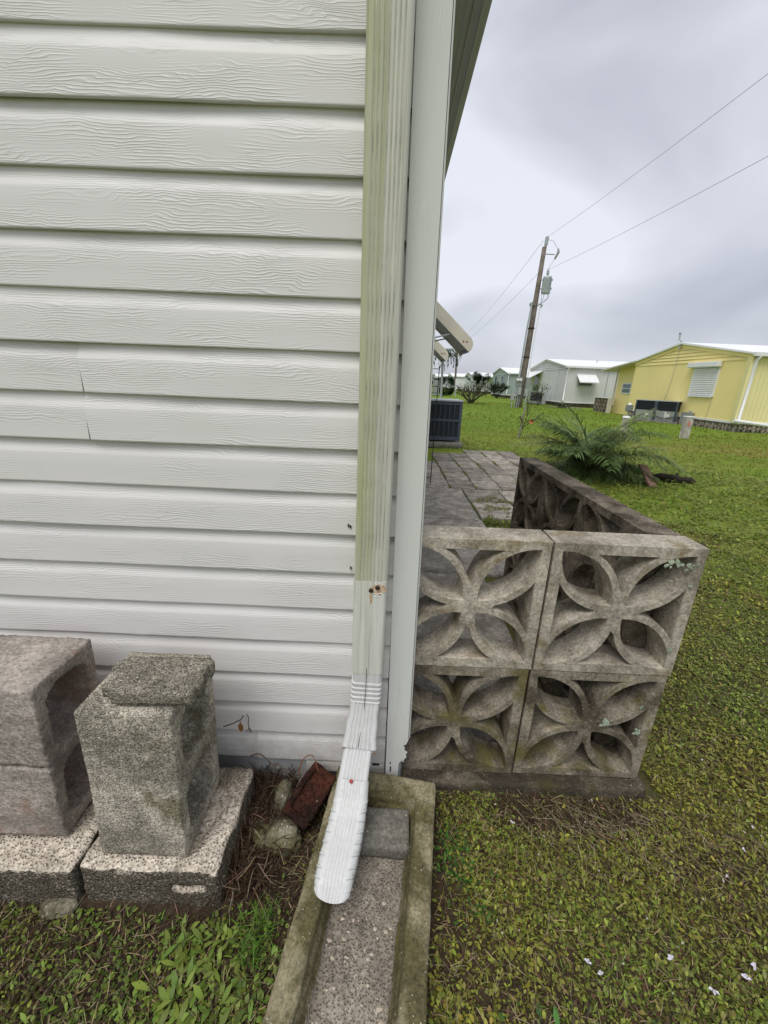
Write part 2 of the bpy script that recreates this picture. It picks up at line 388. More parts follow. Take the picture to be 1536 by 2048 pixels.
def ribbons(pos, yaw, tilt, length, width, curl, colr, K=3, prof=None, twist=None, tipdark=0):
    """many leaves or blades at once: returns verts, quads, colours"""
    n = len(pos); prof = np.array(prof if prof is not None else [.35, 1, .85, .08])
    K = len(prof)-1
    t = np.linspace(0, 1, K+1)
    d = np.stack([np.cos(yaw), np.sin(yaw)], 1)
    side = np.stack([-np.sin(yaw), np.cos(yaw), np.zeros(n)], 1)
    if twist is not None: side = side+np.stack([np.zeros(n), np.zeros(n), twist], 1)
    P = np.zeros((n, K+1, 3)); cur = pos.copy(); ang = tilt.copy()
    P[:, 0] = cur
    for k in range(1, K+1):
        st = (length/K)
        cur = cur+np.stack([d[:, 0]*np.cos(ang)*st, d[:, 1]*np.cos(ang)*st, np.sin(ang)*st], 1)
        P[:, k] = cur; ang = ang-curl/K
    wv = (width[:, None]*prof[None, :]/2)[:, :, None]
    A = P-side[:, None, :]*wv; B = P+side[:, None, :]*wv
    V = np.stack([A, B], 2).reshape(n*(K+1)*2, 3)
    b = (np.arange(n)*(K+1)*2)[:, None]; k = np.arange(K)[None, :]*2
    F = np.stack([b+k, b+k+1, b+k+3, b+k+2], 2).reshape(-1, 4)
    sh = np.ones((K+1,))
    C = np.repeat(colr[:, None, :], (K+1)*2, 1).reshape(-1, 3)
    return V, F, C
def merge(parts):
    V = []; F = []; C = []; b = 0
    for v, f, c in parts: V.append(v); F.append(f+b); C.append(c); b += len(v)
    return np.concatenate(V), np.concatenate(F), np.concatenate(C)
def smoothn(x, y, s, seed=0):
    r = np.random.default_rng(seed); o = np.zeros_like(x); wsum = 0
    for i in range(9):
        a = r.uniform(0, 6.28); fr = s*r.uniform(.6, 2.6); ph = r.uniform(0, 6.28); w_ = 1/(fr/s)
        o += np.sin((x*math.cos(a)+y*math.sin(a))*fr*6.28+ph+1.3*np.sin((x*math.sin(a)-y*math.cos(a))*fr*3.1+ph*2))*w_; wsum += w_
    return .5+.5*np.clip(o/wsum*2.0, -1, 1)

# ================================================================== SETTING
def ground_mat():
    n = NT('ground'); v = n.coord(False); xyz = n.sep(v)
    big = n.noise(v, .35, 4, .55, .3); mid = n.noise(v, 5, 5, .65); fine = n.noise(v, 60, 5, .75)
    soil = n.mix(n.ramp(fine, .3, .7), (.03, .021, .014), (.11, .078, .052))
    mps = n.n('ShaderNodeMapping'); mps.inputs['Scale'].default_value = (.25, 1.6, 1); mps.inputs['Rotation'].default_value = (0, 0, .35); n.l(v, mps.inputs[0])
    streak = n.noise(mps.outputs[0], 1.2, 5, .7)
    g = n.mix(n.ramp(streak, .35, .66), (.14, .22, .024), (.22, .32, .034))
    g = n.mix(n.math('MULTIPLY', n.ramp(mid, .45, .7), .45), g, (.20, .22, .05))
    g = n.mix(n.math('MULTIPLY', n.ramp(fine, .35, .65), .5), g, (.055, .085, .012))
    # worn strip of lawn behind the patio (a patch of its own shape)
    dy = n.math('ABSOLUTE', n.math('SUBTRACT', xyz[1], n.math('MULTIPLY_ADD', n.noise(v, .5, 3), 3.0, 7.0)))
    worn = n.math('MULTIPLY', n.ramp(dy, .0, .16, (1, 1, 1), (0, 0, 0)), .0)
    d = n.math('SQRT', n.math('ADD', n.math('POWER', n.math('ABSOLUTE', n.math('SUBTRACT', xyz[0], -.4)), 2.0), n.math('POWER', n.math('ABSOLUTE', n.math('ADD', xyz[1], .3)), 2.0)))
    f = n.ramp(n.math('MULTIPLY', n.math('ADD', d, n.math('MULTIPLY', mid, 1.2)), .1),   .13, .50)
    f2 = n.math('MULTIPLY', n.ramp(n.noise(v, .7, 4, .6), .45, .62), .55)
    dry = n.mix(f2, g, (.24, .22, .065))
    far = n.ramp(n.math('MULTIPLY', xyz[1], .05), .42, .55)
    dry = n.mix(far, dry, g)
    return n.done(n.mix(f, soil, dry), .95, n.bump(n.math('ADD', fine, mid), .012, .8), .1)
M['ground'] = ground_mat()
# ground: one sheet to the horizon, finer near the house
gx = np.concatenate([[-900, -300, -80, -20, -8], np.linspace(-4, 8, 61), [14, 30, 80, 300, 900]])
gy = np.concatenate([[-900, -100, -20, -5], np.linspace(-2, 9, 56), [13, 20, 40, 100, 300, 900]])
GX, GY = np.meshgrid(gx, gy, indexing='ij')
def gz(x, y):
    x = np.asarray(x, float); y = np.asarray(y, float)
    a = (smoothn(x, y, .45, 3)-.5)*.022*((np.abs(x-2) < 6) & (np.abs(y-3.5) < 5.5))
    return a*np.clip((np.abs(x)+np.abs(y))/1.5-.1, 0, 1)-.006
GZ = gz(GX, GY)
gi = np.arange(GX.size).reshape(GX.shape)
gf = np.stack([gi[:-1, :-1], gi[1:, :-1], gi[1:, 1:], gi[:-1, 1:]], -1).reshape(-1, 4)
tag(meshobj('ground', np.stack([GX, GY, GZ], -1).reshape(-1, 3), gf, M['ground'], smooth=True), kind='structure')

# ------------------------------------------------------------------ the house with vinyl siding
HX0, HX1, HYB = -3.2, .070, 13.0
house = thing('house', (-1.5, 6, 0), 'pale grey house corner with embossed vinyl lap siding beside the downspout', 'house')
C = .1016; ZE = .092
def course_profile(z0, zt, y0=0.0):
    # (y, z) from hidden top down to lip and back under
    h = zt-z0
    return [(y_*.80, z_) for y_, z_ in [(-.0015, zt+.010), (-.0020, zt-.002), (-.0035, z0+h*.86), (-.0065, z0+h*.78), (-.0105, z0+h*.715), (-.0118, z0+h*.66),
            (-.0125, z0+h*.4), (-.0138, z0+.004), (-.0140, z0+.0012), (-.0125, z0), (-.0030, z0+.0005), (-.0010, z0+.002)]]
def siding_strip(xa, xb, z0, zt, yo=0.0, left_jag=None):
    pf = course_profile(z0, zt); nx_ = max(2, int((xb-xa)/.12)+2)
    xs = np.linspace(xa, xb, nx_); v = []; f = []
    for i, x in enumerate(xs):
        for (y, z) in pf:
            wob = .0009*math.sin(x*7.3+z0*91)+.0006*math.sin(x*19+z0*47)
            v.append((x, y+yo+wob, z+.0007*math.sin(x*5+z0*33)))
    m = len(pf)
    for i in range(nx_-1):
        for k in range(m-1):
            a = i*m+k; f.append((a, a+1, a+m+1, a+m))
    return np.array(v), np.array(f)
JX = {10: -.6655, 9: -.6690}
z = ZE; k = 0
jz1 = -.0
top = 2.34
zz = ZE
idx = 0
while zz < top-.02:
    zt = min(zz+C, top)
    pieces = [(HX0, .024, 0)]
    if idx in (9, 10): # the two courses with the visible lap joint
        jx = JX[idx]
        pieces = [(HX0, jx+.03, 0.0), (jx, .024, -.0026)]
        wb = .0009*math.sin(jx*7.3+zz*91)+.0006*math.sin(jx*19+zz*47)
        pr_ = course_profile(zz, zt)[1:9]; mg = MB()
        for (ya, za), (yb, zb) in zip(pr_[:-1], pr_[1:]):
            mg.prism([(jx-.0010, ya+wb-.0013, za), (jx-.0009, yb+wb-.0013, zb), (jx+.002, yb+wb-.0013, zb), (jx+.002, ya+wb-.0013, za)], (0, .002, 0))
        mg.build('lap_shadow_strip', M['lap_shadow'], house)  # dark strip stands in for the shade inside the lap
    elif idx == 0: pieces = [(-.345, .024, 0.0), (HX0, -.333, .004)]
    elif idx % 4 == 3: pieces = [(HX0, -1.62, 0.0), (-1.65, .024, -.0022)]
    for (a, b, yo) in pieces:
        v, f = siding_strip(a, b, zz, zt, yo)
        if yo < 0:  # slanting lap edge, following the panel's bends
            e = np.abs(v[:, 0]-a) < 1e-6
            tt_ = np.clip((v[e, 2]-zz)/C, 0, 1); v[e, 0] += np.interp(tt_, [0, .7, 1], [.003, -.0015, .001])
        meshobj('siding_plank', v, f, M['siding'], house, smooth=False)
    zz += C; idx += 1
# last narrow strip and the grey skirt behind, broken away at the left
v, f = siding_strip(-.205, .024, .048, ZE+.002, .004); meshobj('siding_plank', v, f, M['siding'], house)
mb = MB()
sk = [(-3.2, -.02), (-.6, -.02), (.07, -.02), (.07, .10), (-.21, .10), (-.235, .082), (-.30, .078), (-.335, .10), (-3.2, .10)]
mb.prism([(x, .0045, z) for x, z in sk], (0, .004, 0)); mb.build('skirt_board', M['skirt'], house)
MB().box(HX0, .066, .010, .06, -.02, top).build('wall', M['dark'], house)
# broken hole left of the corner post
MB().prism([(x, -.006+.0, z) for x, z in [(.006, .02), (.004, .05), (.012, .072), (.006, .098), (.013, .125), (.009, .15), (-.004, .16), (-.01, .13), (-.012, .02)]], (0, .012, 0)).build('broken_gap', M['dark'], house)
# corner post: thin vinyl, torn away at the foot
pl, pr, py = .0205, .0860, -.020
out = [(pl, 2.36), (pl, .060), (pl+.004, .052), (pl+.018, .050), (pl+.030, .046), (pl+.036, .044), (pl+.037, .105), (pl+.040, .112), (pl+.044, .118), (pl+.053, .112), (pl+.050, .120),
       (pl+.0585, .132), (pl+.056, .142), (pl+.0605, .150), (pl+.050, .158), (pl+.053, .166), (pl+.047, .172), (pl+.056, .180), (pl+.060, .192), (pr-.004, .198), (pr-.004, 2.36)]
mb = MB(); mb.prism([(x, py, z) for x, z in out], (0, .0016, 0))
mb.box(pl, pl+.0016, py+.0016, -.004, .056, 2.36)
mb.prism([(pr-.004, py, .2), (pr-.004, py, 2.36), (pr-.0012, py+.001, 2.36), (pr, py+.004, 2.36), (pr, .060, 2.36), (pr, .060, .16), (pr, .03, .15), (pr, py+.004, .2)], (-.0012, 0, 0))
mb.v = [(x+(.0087-.0088*z), y, z) if True else 0 for x, y, z in mb.v]; mb.build('corner_post', M['post'], house)
mb = MB(); mb.box(pl+.004, pr-.010, .000, .004, -.01, .22); mb.box(pl+.036, pl+.052, py+.006, py+.0075, .03, .115, rz=.3); mb.build('post_backing', M['galv'], house)
mb = MB(); mb.box(pl+.020, pl+.024, py-.0005, py+.0003, .075, .095); mb.box(pl+.019, pl+.022, py-.0005, py+.0003, .103, .112); mb.build('tear', M['dark'], house)
# side wall, planks running back
for i in range(23):
    z0 = .05+i*C
    zt = min(z0+C, top)
    if zt <= z0: break
    pf = course_profile(z0, zt); v = []; f = []
    for y in (.07, 4.5, 9, HYB):
        for (o, zz_) in pf: v.append((HX1-o-.004, y, zz_))
    m = len(pf)
    for a in range(3):
        for b in range(m-1): f.append((a*m+b, (a+1)*m+b, (a+1)*m+b+1, a*m+b+1))
    meshobj('siding_plank', np.array(v), np.array(f), M['siding'], house)
MB().box(HX0, HX1-.004, .06, HYB, -.02, top).build('wall', M['siding'], house)
# eave: soffit and fascia running back along the side
MB().box(HX1-.02, .243, -.30, HYB+.3, 2.335, 2.345).build('soffit', M['soffit'], house)
mb = MB(); mb.box(.243, .252, -.30, HYB+.3, 2.322, 2.47); mb.box(.252, .270, -.30, HYB+.3, 2.330, 2.47); mb.build('fascia', M['fascia'], house)
mb = MB()
for xx in (.125, .168, .215): mb.box(xx, xx+.004, -.3, HYB+.3, 2.331, 2.335)
mb.build('soffit_seam', M['fascia'], house)
xm = (HX0+HX1)/2
mb = MB(); mb.prism([(.29, -.30, 2.47), (.29, -.30, 2.49), (xm, -.30, 2.95), (HX0-.2, -.30, 2.49), (HX0-.2, -.30, 2.47), (xm, -.30, 2.90)], (0, HYB+.6, 0)); mb.build('roof', M['roofw'], house)
MB().prism([(HX1, .0, 2.34), (xm, .0, 2.89), (HX0, .0, 2.34)], (0, .05, 0)).build('gable', M['siding'], house)
# small insects / dirt bits on the siding
for (x, z_) in ((-.085, .823), (-.090, .826), (-.083, .716)): MB().box(x, x+.003, -.0165, -.013, z_, z_+.007, rz=.3).build('dirt_speck', M['dark'], house)

# ------------------------------------------------------------------ downspout
def rect_profile(wd, dp, ribs=0, rd=.0022, rc=.009, n=4):
    n = 4
    """closed profile in (s, t): s across (+ to the right), t depth (+ away from the wall)"""
    pts = []
    hw, hd = wd/2, dp/2
    def corner(cx, cy, a0):
        for i in range(n+1):
            a = a0+math.pi/2*i/n; pts.append((cx+rc*math.cos(a), cy+rc*math.sin(a)))
    corner(hw-rc, -hd+rc, -math.pi/2)
    corner(hw-rc, hd-rc, 0)
    if ribs:
        W = wd-2*rc-.004
        for i in range(ribs):
            x = W/2-(i+.5)*W/ribs; q = W/ribs
            for dx, dt in ((.42, 0), (.25, -rd), (-.05, -rd), (-.25, 0)): pts.append((x+dx*q, hd+dt))
    corner(-hw+rc, hd-rc, math.pi/2)
    corner(-hw+rc, -hd+rc, math.pi)
    return pts
def sweep(path, wd, dp, ribs, scales=None, name='pipe', mat=None, parent=None, open_end=True, rd=.0022, wall=.0012, endcurve=0, groove=None, rc=.009):
    """path: list of (x, y, z) centre line lying close to the YZ plane; depth axis faces out from the wall"""
    pf = rect_profile(wd, dp, ribs, rd, rc); m = len(pf); P = [Vector(p) for p in path]; v = []
    for i, p in enumerate(P):
        t = (P[min(i+1, len(P)-1)]-P[max(i-1, 0)]).normalized()
        sx = Vector((1, 0, 0)); sx = (sx-t*sx.dot(t)).normalized()
        dz = sx.cross(t).normalized()
        if dz.y > 0 or (abs(dz.y) < .2 and dz.z < 0): dz = -dz
        sc = scales[i] if scales else (1, 1)
        for (a, b) in pf:
            q = p+sx*a*sc[0]+dz*b*sc[1]
            if endcurve and b > 0 and i == len(P)-1: q += t*endcurve*(1-(a/(wd/2))**2)
            v.append(q)
    f = [(i*m+k, i*m+(k+1) % m, (i+1)*m+(k+1) % m, (i+1)*m+k) for i in range(len(P)-1) for k in range(m)]
    mb = MB(); mb.add(v, f)
    o = mb.build(name, mat, parent)
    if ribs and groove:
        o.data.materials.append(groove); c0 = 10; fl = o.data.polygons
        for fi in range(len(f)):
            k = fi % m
            if c0 <= k < c0+4*ribs and (k-c0) % 4 in (1,): fl[fi].material_index = 1  # one face of each rib valley takes the darker tone
    mod = o.modifiers.new('thick', 'SOLIDIFY'); mod.thickness = wall; mod.offset = -1
    return o
ds = thing('downspout', (-.03, -.036, .06), 'white aluminium downspout with green algae stains, rusty screws and curved outlet over the splash block', 'downspout')
# upper run
xs_c = -.030
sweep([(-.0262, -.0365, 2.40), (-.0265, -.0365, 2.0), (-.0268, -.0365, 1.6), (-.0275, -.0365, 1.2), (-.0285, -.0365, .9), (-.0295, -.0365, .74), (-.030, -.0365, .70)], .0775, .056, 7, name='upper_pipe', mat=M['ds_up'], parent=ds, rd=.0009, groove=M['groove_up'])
MB().box(-.0335, -.0315, -.0652, -.0640, .73, 2.4).build('pipe_seam', M['ds_up'], ds)
slv = sweep([(-.031, -.037, .712), (-.031, -.037, .65), (-.0315, -.037, .55), (-.032, -.037, .452)], .0785, .060, 0, [(1, 1), (1, 1), (1, 1), (.985, .985)], name='sleeve', mat=M['ds_mid'], parent=ds)
mb = MB(); mb.box(-.0325, -.0305, -.0678, -.0668, .453, .66); mb.build('crease', M['ds_mid'], slv)
def disc(mb, c, r, t=.004, n=14, axis=(0, -1, 0)):
    c = Vector(c); a = Vector(axis).normalized(); mb.tube([c, c+a*t*.6, c+a*t], [r, r, r*.6], n)
for (x, z_) in ((-.0285, .690), (-.0135, .698)):
    mb = MB(); disc(mb, (x, -.0672, z_), .0055); disc(mb, (x, -.071, z_), .0028, .0025); mb.build('screw', M['screw'], slv)
def rust_mat():
    n = NT('rust_bleed'); v = n.coord(False)
    f = n.ramp(n.noise(v, 70, 5, .7), .35, .62)
    return n.done(n.mix(f, (.42, .17, .04), (.62, .56, .44)), .85, n.bump(n.noise(v, 200, 3), .0006, 1), .2)
M['rustb'] = rust_mat()
def blob(cx, cz, rx, rz_, seed, y):
    r = random.Random(seed); return [(cx+rx*math.cos(a)*(1+r.uniform(-.22, .22)), y, cz+rz_*math.sin(a)*(1+r.uniform(-.25, .25))) for a in [2*math.pi*i/22 for i in range(22)]]
mb = MB(); mb.prism(blob(-.010, .693, .0165, .0135, 3, -.0671), (0, -.0004, 0)); mb.prism(blob(-.0285, .680, .0035, .022, 5, -.0671), (0, -.0003, 0)); mb.build('rust_stain', M['rustb'], slv)
mb = MB()
for cx, cz in ((-.0175, .678), (-.008, .679)):
    mb.tube([(cx+.0045*math.cos(a), -.0676, cz+.004*math.sin(a)) for a in [i*.5 for i in range(11)]], .0009, 5)
mb.build('caulk_ring', M['white'], slv)
# crimped elbow that turns out from the wall
el = []; scs = []
for zz_ in (.472, .455, .438, .424): el.append((-.0320, -.0375, zz_)); scs.append((.965, .965))
for i, zz_ in enumerate(np.linspace(.420, .362, 17)):
    ph = i % 4; sc0 = (1.035, 1.02, 1.0, .965)[ph]; fr = i/16
    el.append((-.0325-.002*fr, -.0375-.003*fr**2, zz_)); scs.append((sc0, sc0))
el.append((-.0347, -.041, .358)); scs.append((.98, .98))
elbow = sweep(el, .076, .058, 0, scs, name='elbow', mat=M['ds_low'], parent=ds)
e2 = []; s2 = []
for t_ in np.linspace(0, 1, 12):
    e2.append((-.0347-.0105*t_, -.0408-.040*t_**1.3, .362-.118*t_)); s2.append((.975+.20*t_**1.5+(.02*math.sin(t_*14)), 1.0+.16*t_))
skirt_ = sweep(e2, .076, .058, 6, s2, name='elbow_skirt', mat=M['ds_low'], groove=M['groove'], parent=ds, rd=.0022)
for k in range(13):   # darker torn lip round the skirt's lower edge
    t0, t1 = k/13, (k+1)/13; xq = lambda t: -.0452+(-.5+t)*.0885; zj = .2465+.0035*math.sin(k*2.3); zk = .2465+.0035*math.sin((k+1)*2.3)
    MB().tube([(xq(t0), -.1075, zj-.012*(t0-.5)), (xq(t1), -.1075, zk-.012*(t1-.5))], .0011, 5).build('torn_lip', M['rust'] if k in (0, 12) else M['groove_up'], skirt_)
mb = MB(); mb.tube([(-.0335, -.0672, .47), (-.0340, -.0680, .42), (-.0365, -.073, .35), (-.040, -.085, .31), (-.048, -.112, .262)], .0007, 5); mb.build('seam', M['dark'], elbow)
# sloping outlet: straight sleeve then the curved flattening end
o1 = [(-.045, -.072, .262), (-.049, -.094, .232), (-.0545, -.122, .197), (-.058, -.142, .172), (-.060, -.155, .157)]
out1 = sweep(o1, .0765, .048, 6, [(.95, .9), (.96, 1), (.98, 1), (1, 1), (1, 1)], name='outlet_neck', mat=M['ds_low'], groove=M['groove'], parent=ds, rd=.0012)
o2 = []; s2 = []
ctrl = [(-.0560, -.136, .184), (-.0590, -.166, .154), (-.0640, -.202, .133), (-.0700, -.242, .121), (-.0770, -.284, .113), (-.0820, -.314, .104), (-.0845, -.328, .090)]
for i in range(len(ctrl)-1):
    for q in range(6):
        t_ = q/6; a = Vector(ctrl[i]); b = Vector(ctrl[i+1]); o2.append(tuple(a.lerp(b, t_)))
        crim = .965 if (i >= 1 and q == 3) else 1.0
        q_ = min(1, (i+t_)/6); s2.append((1.02*crim+.16*math.sin(3.1416*min(1, q_*.95))*.8-.03*q_, 1.02-.02*q_))
o2.append(ctrl[-1]); s2.append((.95, .98))
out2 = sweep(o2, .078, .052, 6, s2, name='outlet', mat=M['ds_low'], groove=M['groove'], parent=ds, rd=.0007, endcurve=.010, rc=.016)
mb = MB(); disc(mb, (-.060, -.158, .2035), .0046, .004, axis=(0, -.6, .8)); mb.build('screw', M['screwred'], out2)
# crimp creases on the two sides of the curved end
for i, t_ in enumerate(np.linspace(.16, .80, 8)):
    kk = t_*(len(ctrl)-1); a = Vector(ctrl[int(kk)]).lerp(Vector(ctrl[min(int(kk)+1, len(ctrl)-1)]), kk-int(kk))
    tt = (Vector(ctrl[min(int(kk)+1, len(ctrl)-1)])-Vector(ctrl[int(kk)])).normalized(); nn = Vector((1, 0, 0)).cross(tt); nn = nn if nn.z > 0 else -nn
    for sx in (-1, 1):
        wd_ = .0405+.0048*math.sin(3.14*t_)
        p0 = a+Vector((sx*wd_, 0, 0))+nn*.006; p1 = a+Vector((sx*(wd_-.003), 0, 0))+nn*.0235+tt*.004; p2 = a+Vector((sx*(wd_-.015), 0, 0))+nn*.0265+tt*.009
        MB().tube([p0, p1, p2], [.0014, .0017, .0006], 6).build('crimp', M['ds_low'], out2, smooth=True)
        MB().tube([p0+tt*.0028, p1+tt*.003, p2+tt*.002], [.0004, .0006, .0003], 5).build('crease', M['galv'], out2)  # darker tubes paint in the shade along each crease

# ------------------------------------------------------------------ splash block with a paver in it
u = Vector((.990, -.139, 0)); vv = Vector((-.139, -.990, 0)); SO = Vector((-.110, -.012, 0))
def sp_xf(v):
    p = np.zeros_like(v)
    for i in range(3): p[:, i] = SO[i]+v[:, 0]*u[i]+v[:, 1]*vv[i]
    p[:, 2] = v[:, 2]; return p
SW, SL = .285, .80
xs = cuts([0, .052, .068, SW-.068, SW-.052, SW], .007); ys = cuts([0, .052, .075, SL], .009); zs = cuts([-.02, .020, .035, .085], .009)
def spin(X, Y, Z):
    wid = .050+(.085-Z)*.28
    bas = (X > wid) & (X < SW-wid) & (Y > .052+(.085-Z)*.3) & (Z > .022)
    return ~bas
v, f = voxmesh(xs, ys, zs, spin, 3, .5, (.0022, 14, .0012, 60, 3.1), sp_xf)
fc = v[f].mean(1); rel = fc-np.array(SO); a_ = rel@np.array(u); b_ = rel@np.array(vv)
mi = ((a_ > .062) & (a_ < SW-.062) & (b_ > .07) & (fc[:, 2] < .03)).astype(int)
sb = tag(meshobj('splash_block', v, f, [M['splash'], M['basin']], None, (float(SO.x+.1), float(SO.y-.4), 0), mi=mi), 'long mossy concrete splash block tray under the downspout outlet', 'splash block')
# pebbles showing in its floor
mb = MB(); rr = random.Random(8)
for i in range(150):
    a = rr.uniform(.075, SW-.075); b = rr.uniform(.24, SL-.02); p = SO+u*a+vv*b; s_ = rr.choice((.0016, .002, .003, .0045, .006))*rr.uniform(.7, 1.1)
    h = .5; n_ = 7; ph = rr.uniform(0, 6)
    ring = [(p.x+s_*math.cos(ph+6.283*k/n_)*rr.uniform(.7, 1.2), p.y+s_*.8*math.sin(ph+6.283*k/n_)*rr.uniform(.7, 1.2), .0225) for k in range(n_)]
    mb.add(ring+[(p.x, p.y, .0235+s_*.28)], [(k, (k+1) % n_, n_) for k in range(n_)])
o = mb.build('embedded_pebbles', plain('pebble', (.52, .44, .35), .7, var=.3, scale=90), sb); tag(o, kind='stuff')
# grey paver lying in the tray
def rotz(v, c, a):
    x = v[:, 0]-c[0]; y = v[:, 1]-c[1]; o = v.copy(); o[:, 0] = c[0]+x*math.cos(a)-y*math.sin(a); o[:, 1] = c[1]+x*math.sin(a)+y*math.cos(a); return o
xs = seg(-.060, .093, .008); ys = seg(-.216, -.116, .008); zs = seg(.022, .064, .008)
v, f = voxmesh(xs, ys, zs, lambda X, Y, Z: X == X, 2, .4, (.0018, 25, .0008, 90, 9.2))
tag(meshobj('paver', rotz(v, (.03, -.16), -.03), f, M['pavergrey'], None, (.02, -.16, .022)), 'small dark grey paver lying in the splash block behind the outlet', 'paver')

# ------------------------------------------------------------------ cinder blocks and slabs at the wall
def cmu(name, x0, x1, y0, y1, z0, z1, mat, label, amp, seed, cat='cinder block', seam=False, lean=(0, 0)):
    fl = .030; ez = .030; mid_ = (z0+z1)/2; wb = .018
    st = .0072
    xs = seg(x0, x1, st); ys = cuts([y0, y0+fl, y1-fl, y1], st); zs = cuts([z0, z0+ez, mid_-wb, mid_+wb, z1-ez, z1], st)
    def ins(X, Y, Z):
        t = (Y-(y0+fl))/(y1-y0-2*fl)
        r = .012*np.abs(2*t-1)**3*2   # rounded cores
        core = (Y > y0+fl) & (Y < y1-fl) & (((Z > z0+ez+r) & (Z < mid_-wb-r)) | ((Z > mid_+wb+r) & (Z < z1-ez-r)))
        o = ~core
        if seam: o &= ~((Y < y0+.018) & (np.abs(Z-mid_) < .005))
        return o
    def xf(v):
        v = v.copy(); h = (v[:, 2]-z0)
        v[:, 1] += h*lean[1]; v[:, 0] += h*lean[0]; return v
    v, f = voxmesh(xs, ys, zs, ins, 1, .45, (amp, 9, amp*.55, 90, seed), xf)
    return tag(meshobj(name, v, f, mat, None, ((x0+x1)/2, (y0+y1)/2, z0)), label, cat)
cmu('cinder_block', -.612, -.418, -.288, -.098, .114, .508, M['cmu'], 'grey-green cinder block stood on end, broken chunk of concrete on top', .0022, 5.5, lean=(.015, .02))
cmu('cinder_block', -.945, -.715, -.262, -.085, .116, .530, M['cmured'], 'reddish rough-faced cinder block stood on end with a seam across its face', .005, 11.5, seam=True, lean=(.02, .02))
# chunk on the top
xs = seg(0, .205, .008); ys = seg(0, .105, .008); zs = seg(0, .032, .008)
v, f = voxmesh(xs, ys, zs, lambda X, Y, Z: (X > .02*np.sin(Y*40)**2) & (X < .205-.012*np.sin(Y*60+1)**2) & ~((X < .03) & (Y < .02)), 1, .4, (.0022, 20, .0014, 90, 2.2))
v = rotz(v, (0, 0), .03); v[:, 2] += v[:, 1]*.05; v += np.array([-.570, -.268, .517])
tag(meshobj('concrete_chunk', v, f, M['cmudark'], None, (-.48, -.2, .51)), 'flat broken concrete chunk lying on the grey cinder block', 'concrete chunk')
def slab(name, x0, x1, y0, y1, z1, label, seed, rz=0, slot=False):
    xs = seg(x0, x1, .009); ys = cuts([y0, y0+.012, y1], .009); zs = cuts([-.03, .0, .045, .058, z1], .008)
    def ins(X, Y, Z):
        o = X == X
        if slot: o = ~((Y < y0+.02) & (Z > .045) & (Z < .056) & (X > x0+.20) & (X < x1-.025))
        return o & ~((Y < y0+.016) & (X > x1-.02) & (Z > z1-.012) & slot)
    v, f = voxmesh(xs, ys, zs, ins, 2, .5, (.0045, 18, .002, 70, seed))
    v = rotz(v, ((x0+x1)/2, (y0+y1)/2), rz)
    nm = np.cross(v[f[:, 1]]-v[f[:, 0]], v[f[:, 3]]-v[f[:, 0]]); nm /= np.linalg.norm(nm, axis=1)[:, None]+1e-9
    fc = v[f].mean(1)
    mi = None
    return tag(meshobj(name, v, f, [M['slab'], M['slabdark']], None, ((x0+x1)/2, (y0+y1)/2, 0), mi=mi), label, 'concrete slab')
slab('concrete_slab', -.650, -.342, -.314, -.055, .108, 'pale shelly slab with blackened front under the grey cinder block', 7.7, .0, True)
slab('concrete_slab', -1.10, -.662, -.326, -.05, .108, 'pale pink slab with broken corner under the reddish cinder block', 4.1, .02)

# brick, rocks
v, f = voxmesh(cuts([-.040, -.024, .024, .040], .006), cuts([-.070, -.05, .05, .070], .006), seg(0, .052, .0065),
    lambda X, Y, Z: ~((np.abs(X) < .022) & (np.abs(Y) < .05) & (Z > .036)), 2, .45, (.005, 25, .002, 70, 6.1))
rm = np.array((Matrix.Rotation(-.42, 3, 'Z') @ Matrix.Rotation(R(18), 3, 'Y') @ Matrix.Rotation(R(20), 3, 'X')))
v = v@rm.T+np.array([-.182, -.082, .038])
tag(meshobj('red_brick', v, f, M['brick'], None, (-.182, -.082, .0)), 'wet red brick with a hollow, tilted against the splash block', 'brick')
def rock(cx, cy, rx, ry, h, seed, label, mat='rock'):
    bm = bmesh.new(); bmesh.ops.create_icosphere(bm, subdivisions=4, radius=1)
    v = np.array([q.co for q in bm.verts]); f = np.array([[q.index for q in fc.verts] for fc in bm.faces]); bm.free()
    d = np.array([1+.28*mnoise.fractal(Vector(q)*1.3+Vector((seed, 0, 0)), .8, 2.1, 5) for q in v])
    v = v*d[:, None]*np.array([rx, ry, h]); v += np.array([cx, cy, h*.55])
    return tag(meshobj('rock', v, f, M[mat], None, (cx, cy, 0)), label, 'rock')
rock(-.246, -.172, .066, .042, .034, 3.3, 'pale lump of shelly concrete rubble in front of the red brick')
rock(-.258, -.075, .030, .045, .040, 8.3, 'narrow grey rock standing between the brown roots and the red brick')
rock(-.70, -.335, .04, .02, .012, 1.2, 'small crumbled fragment fallen in the gap before the two slabs')

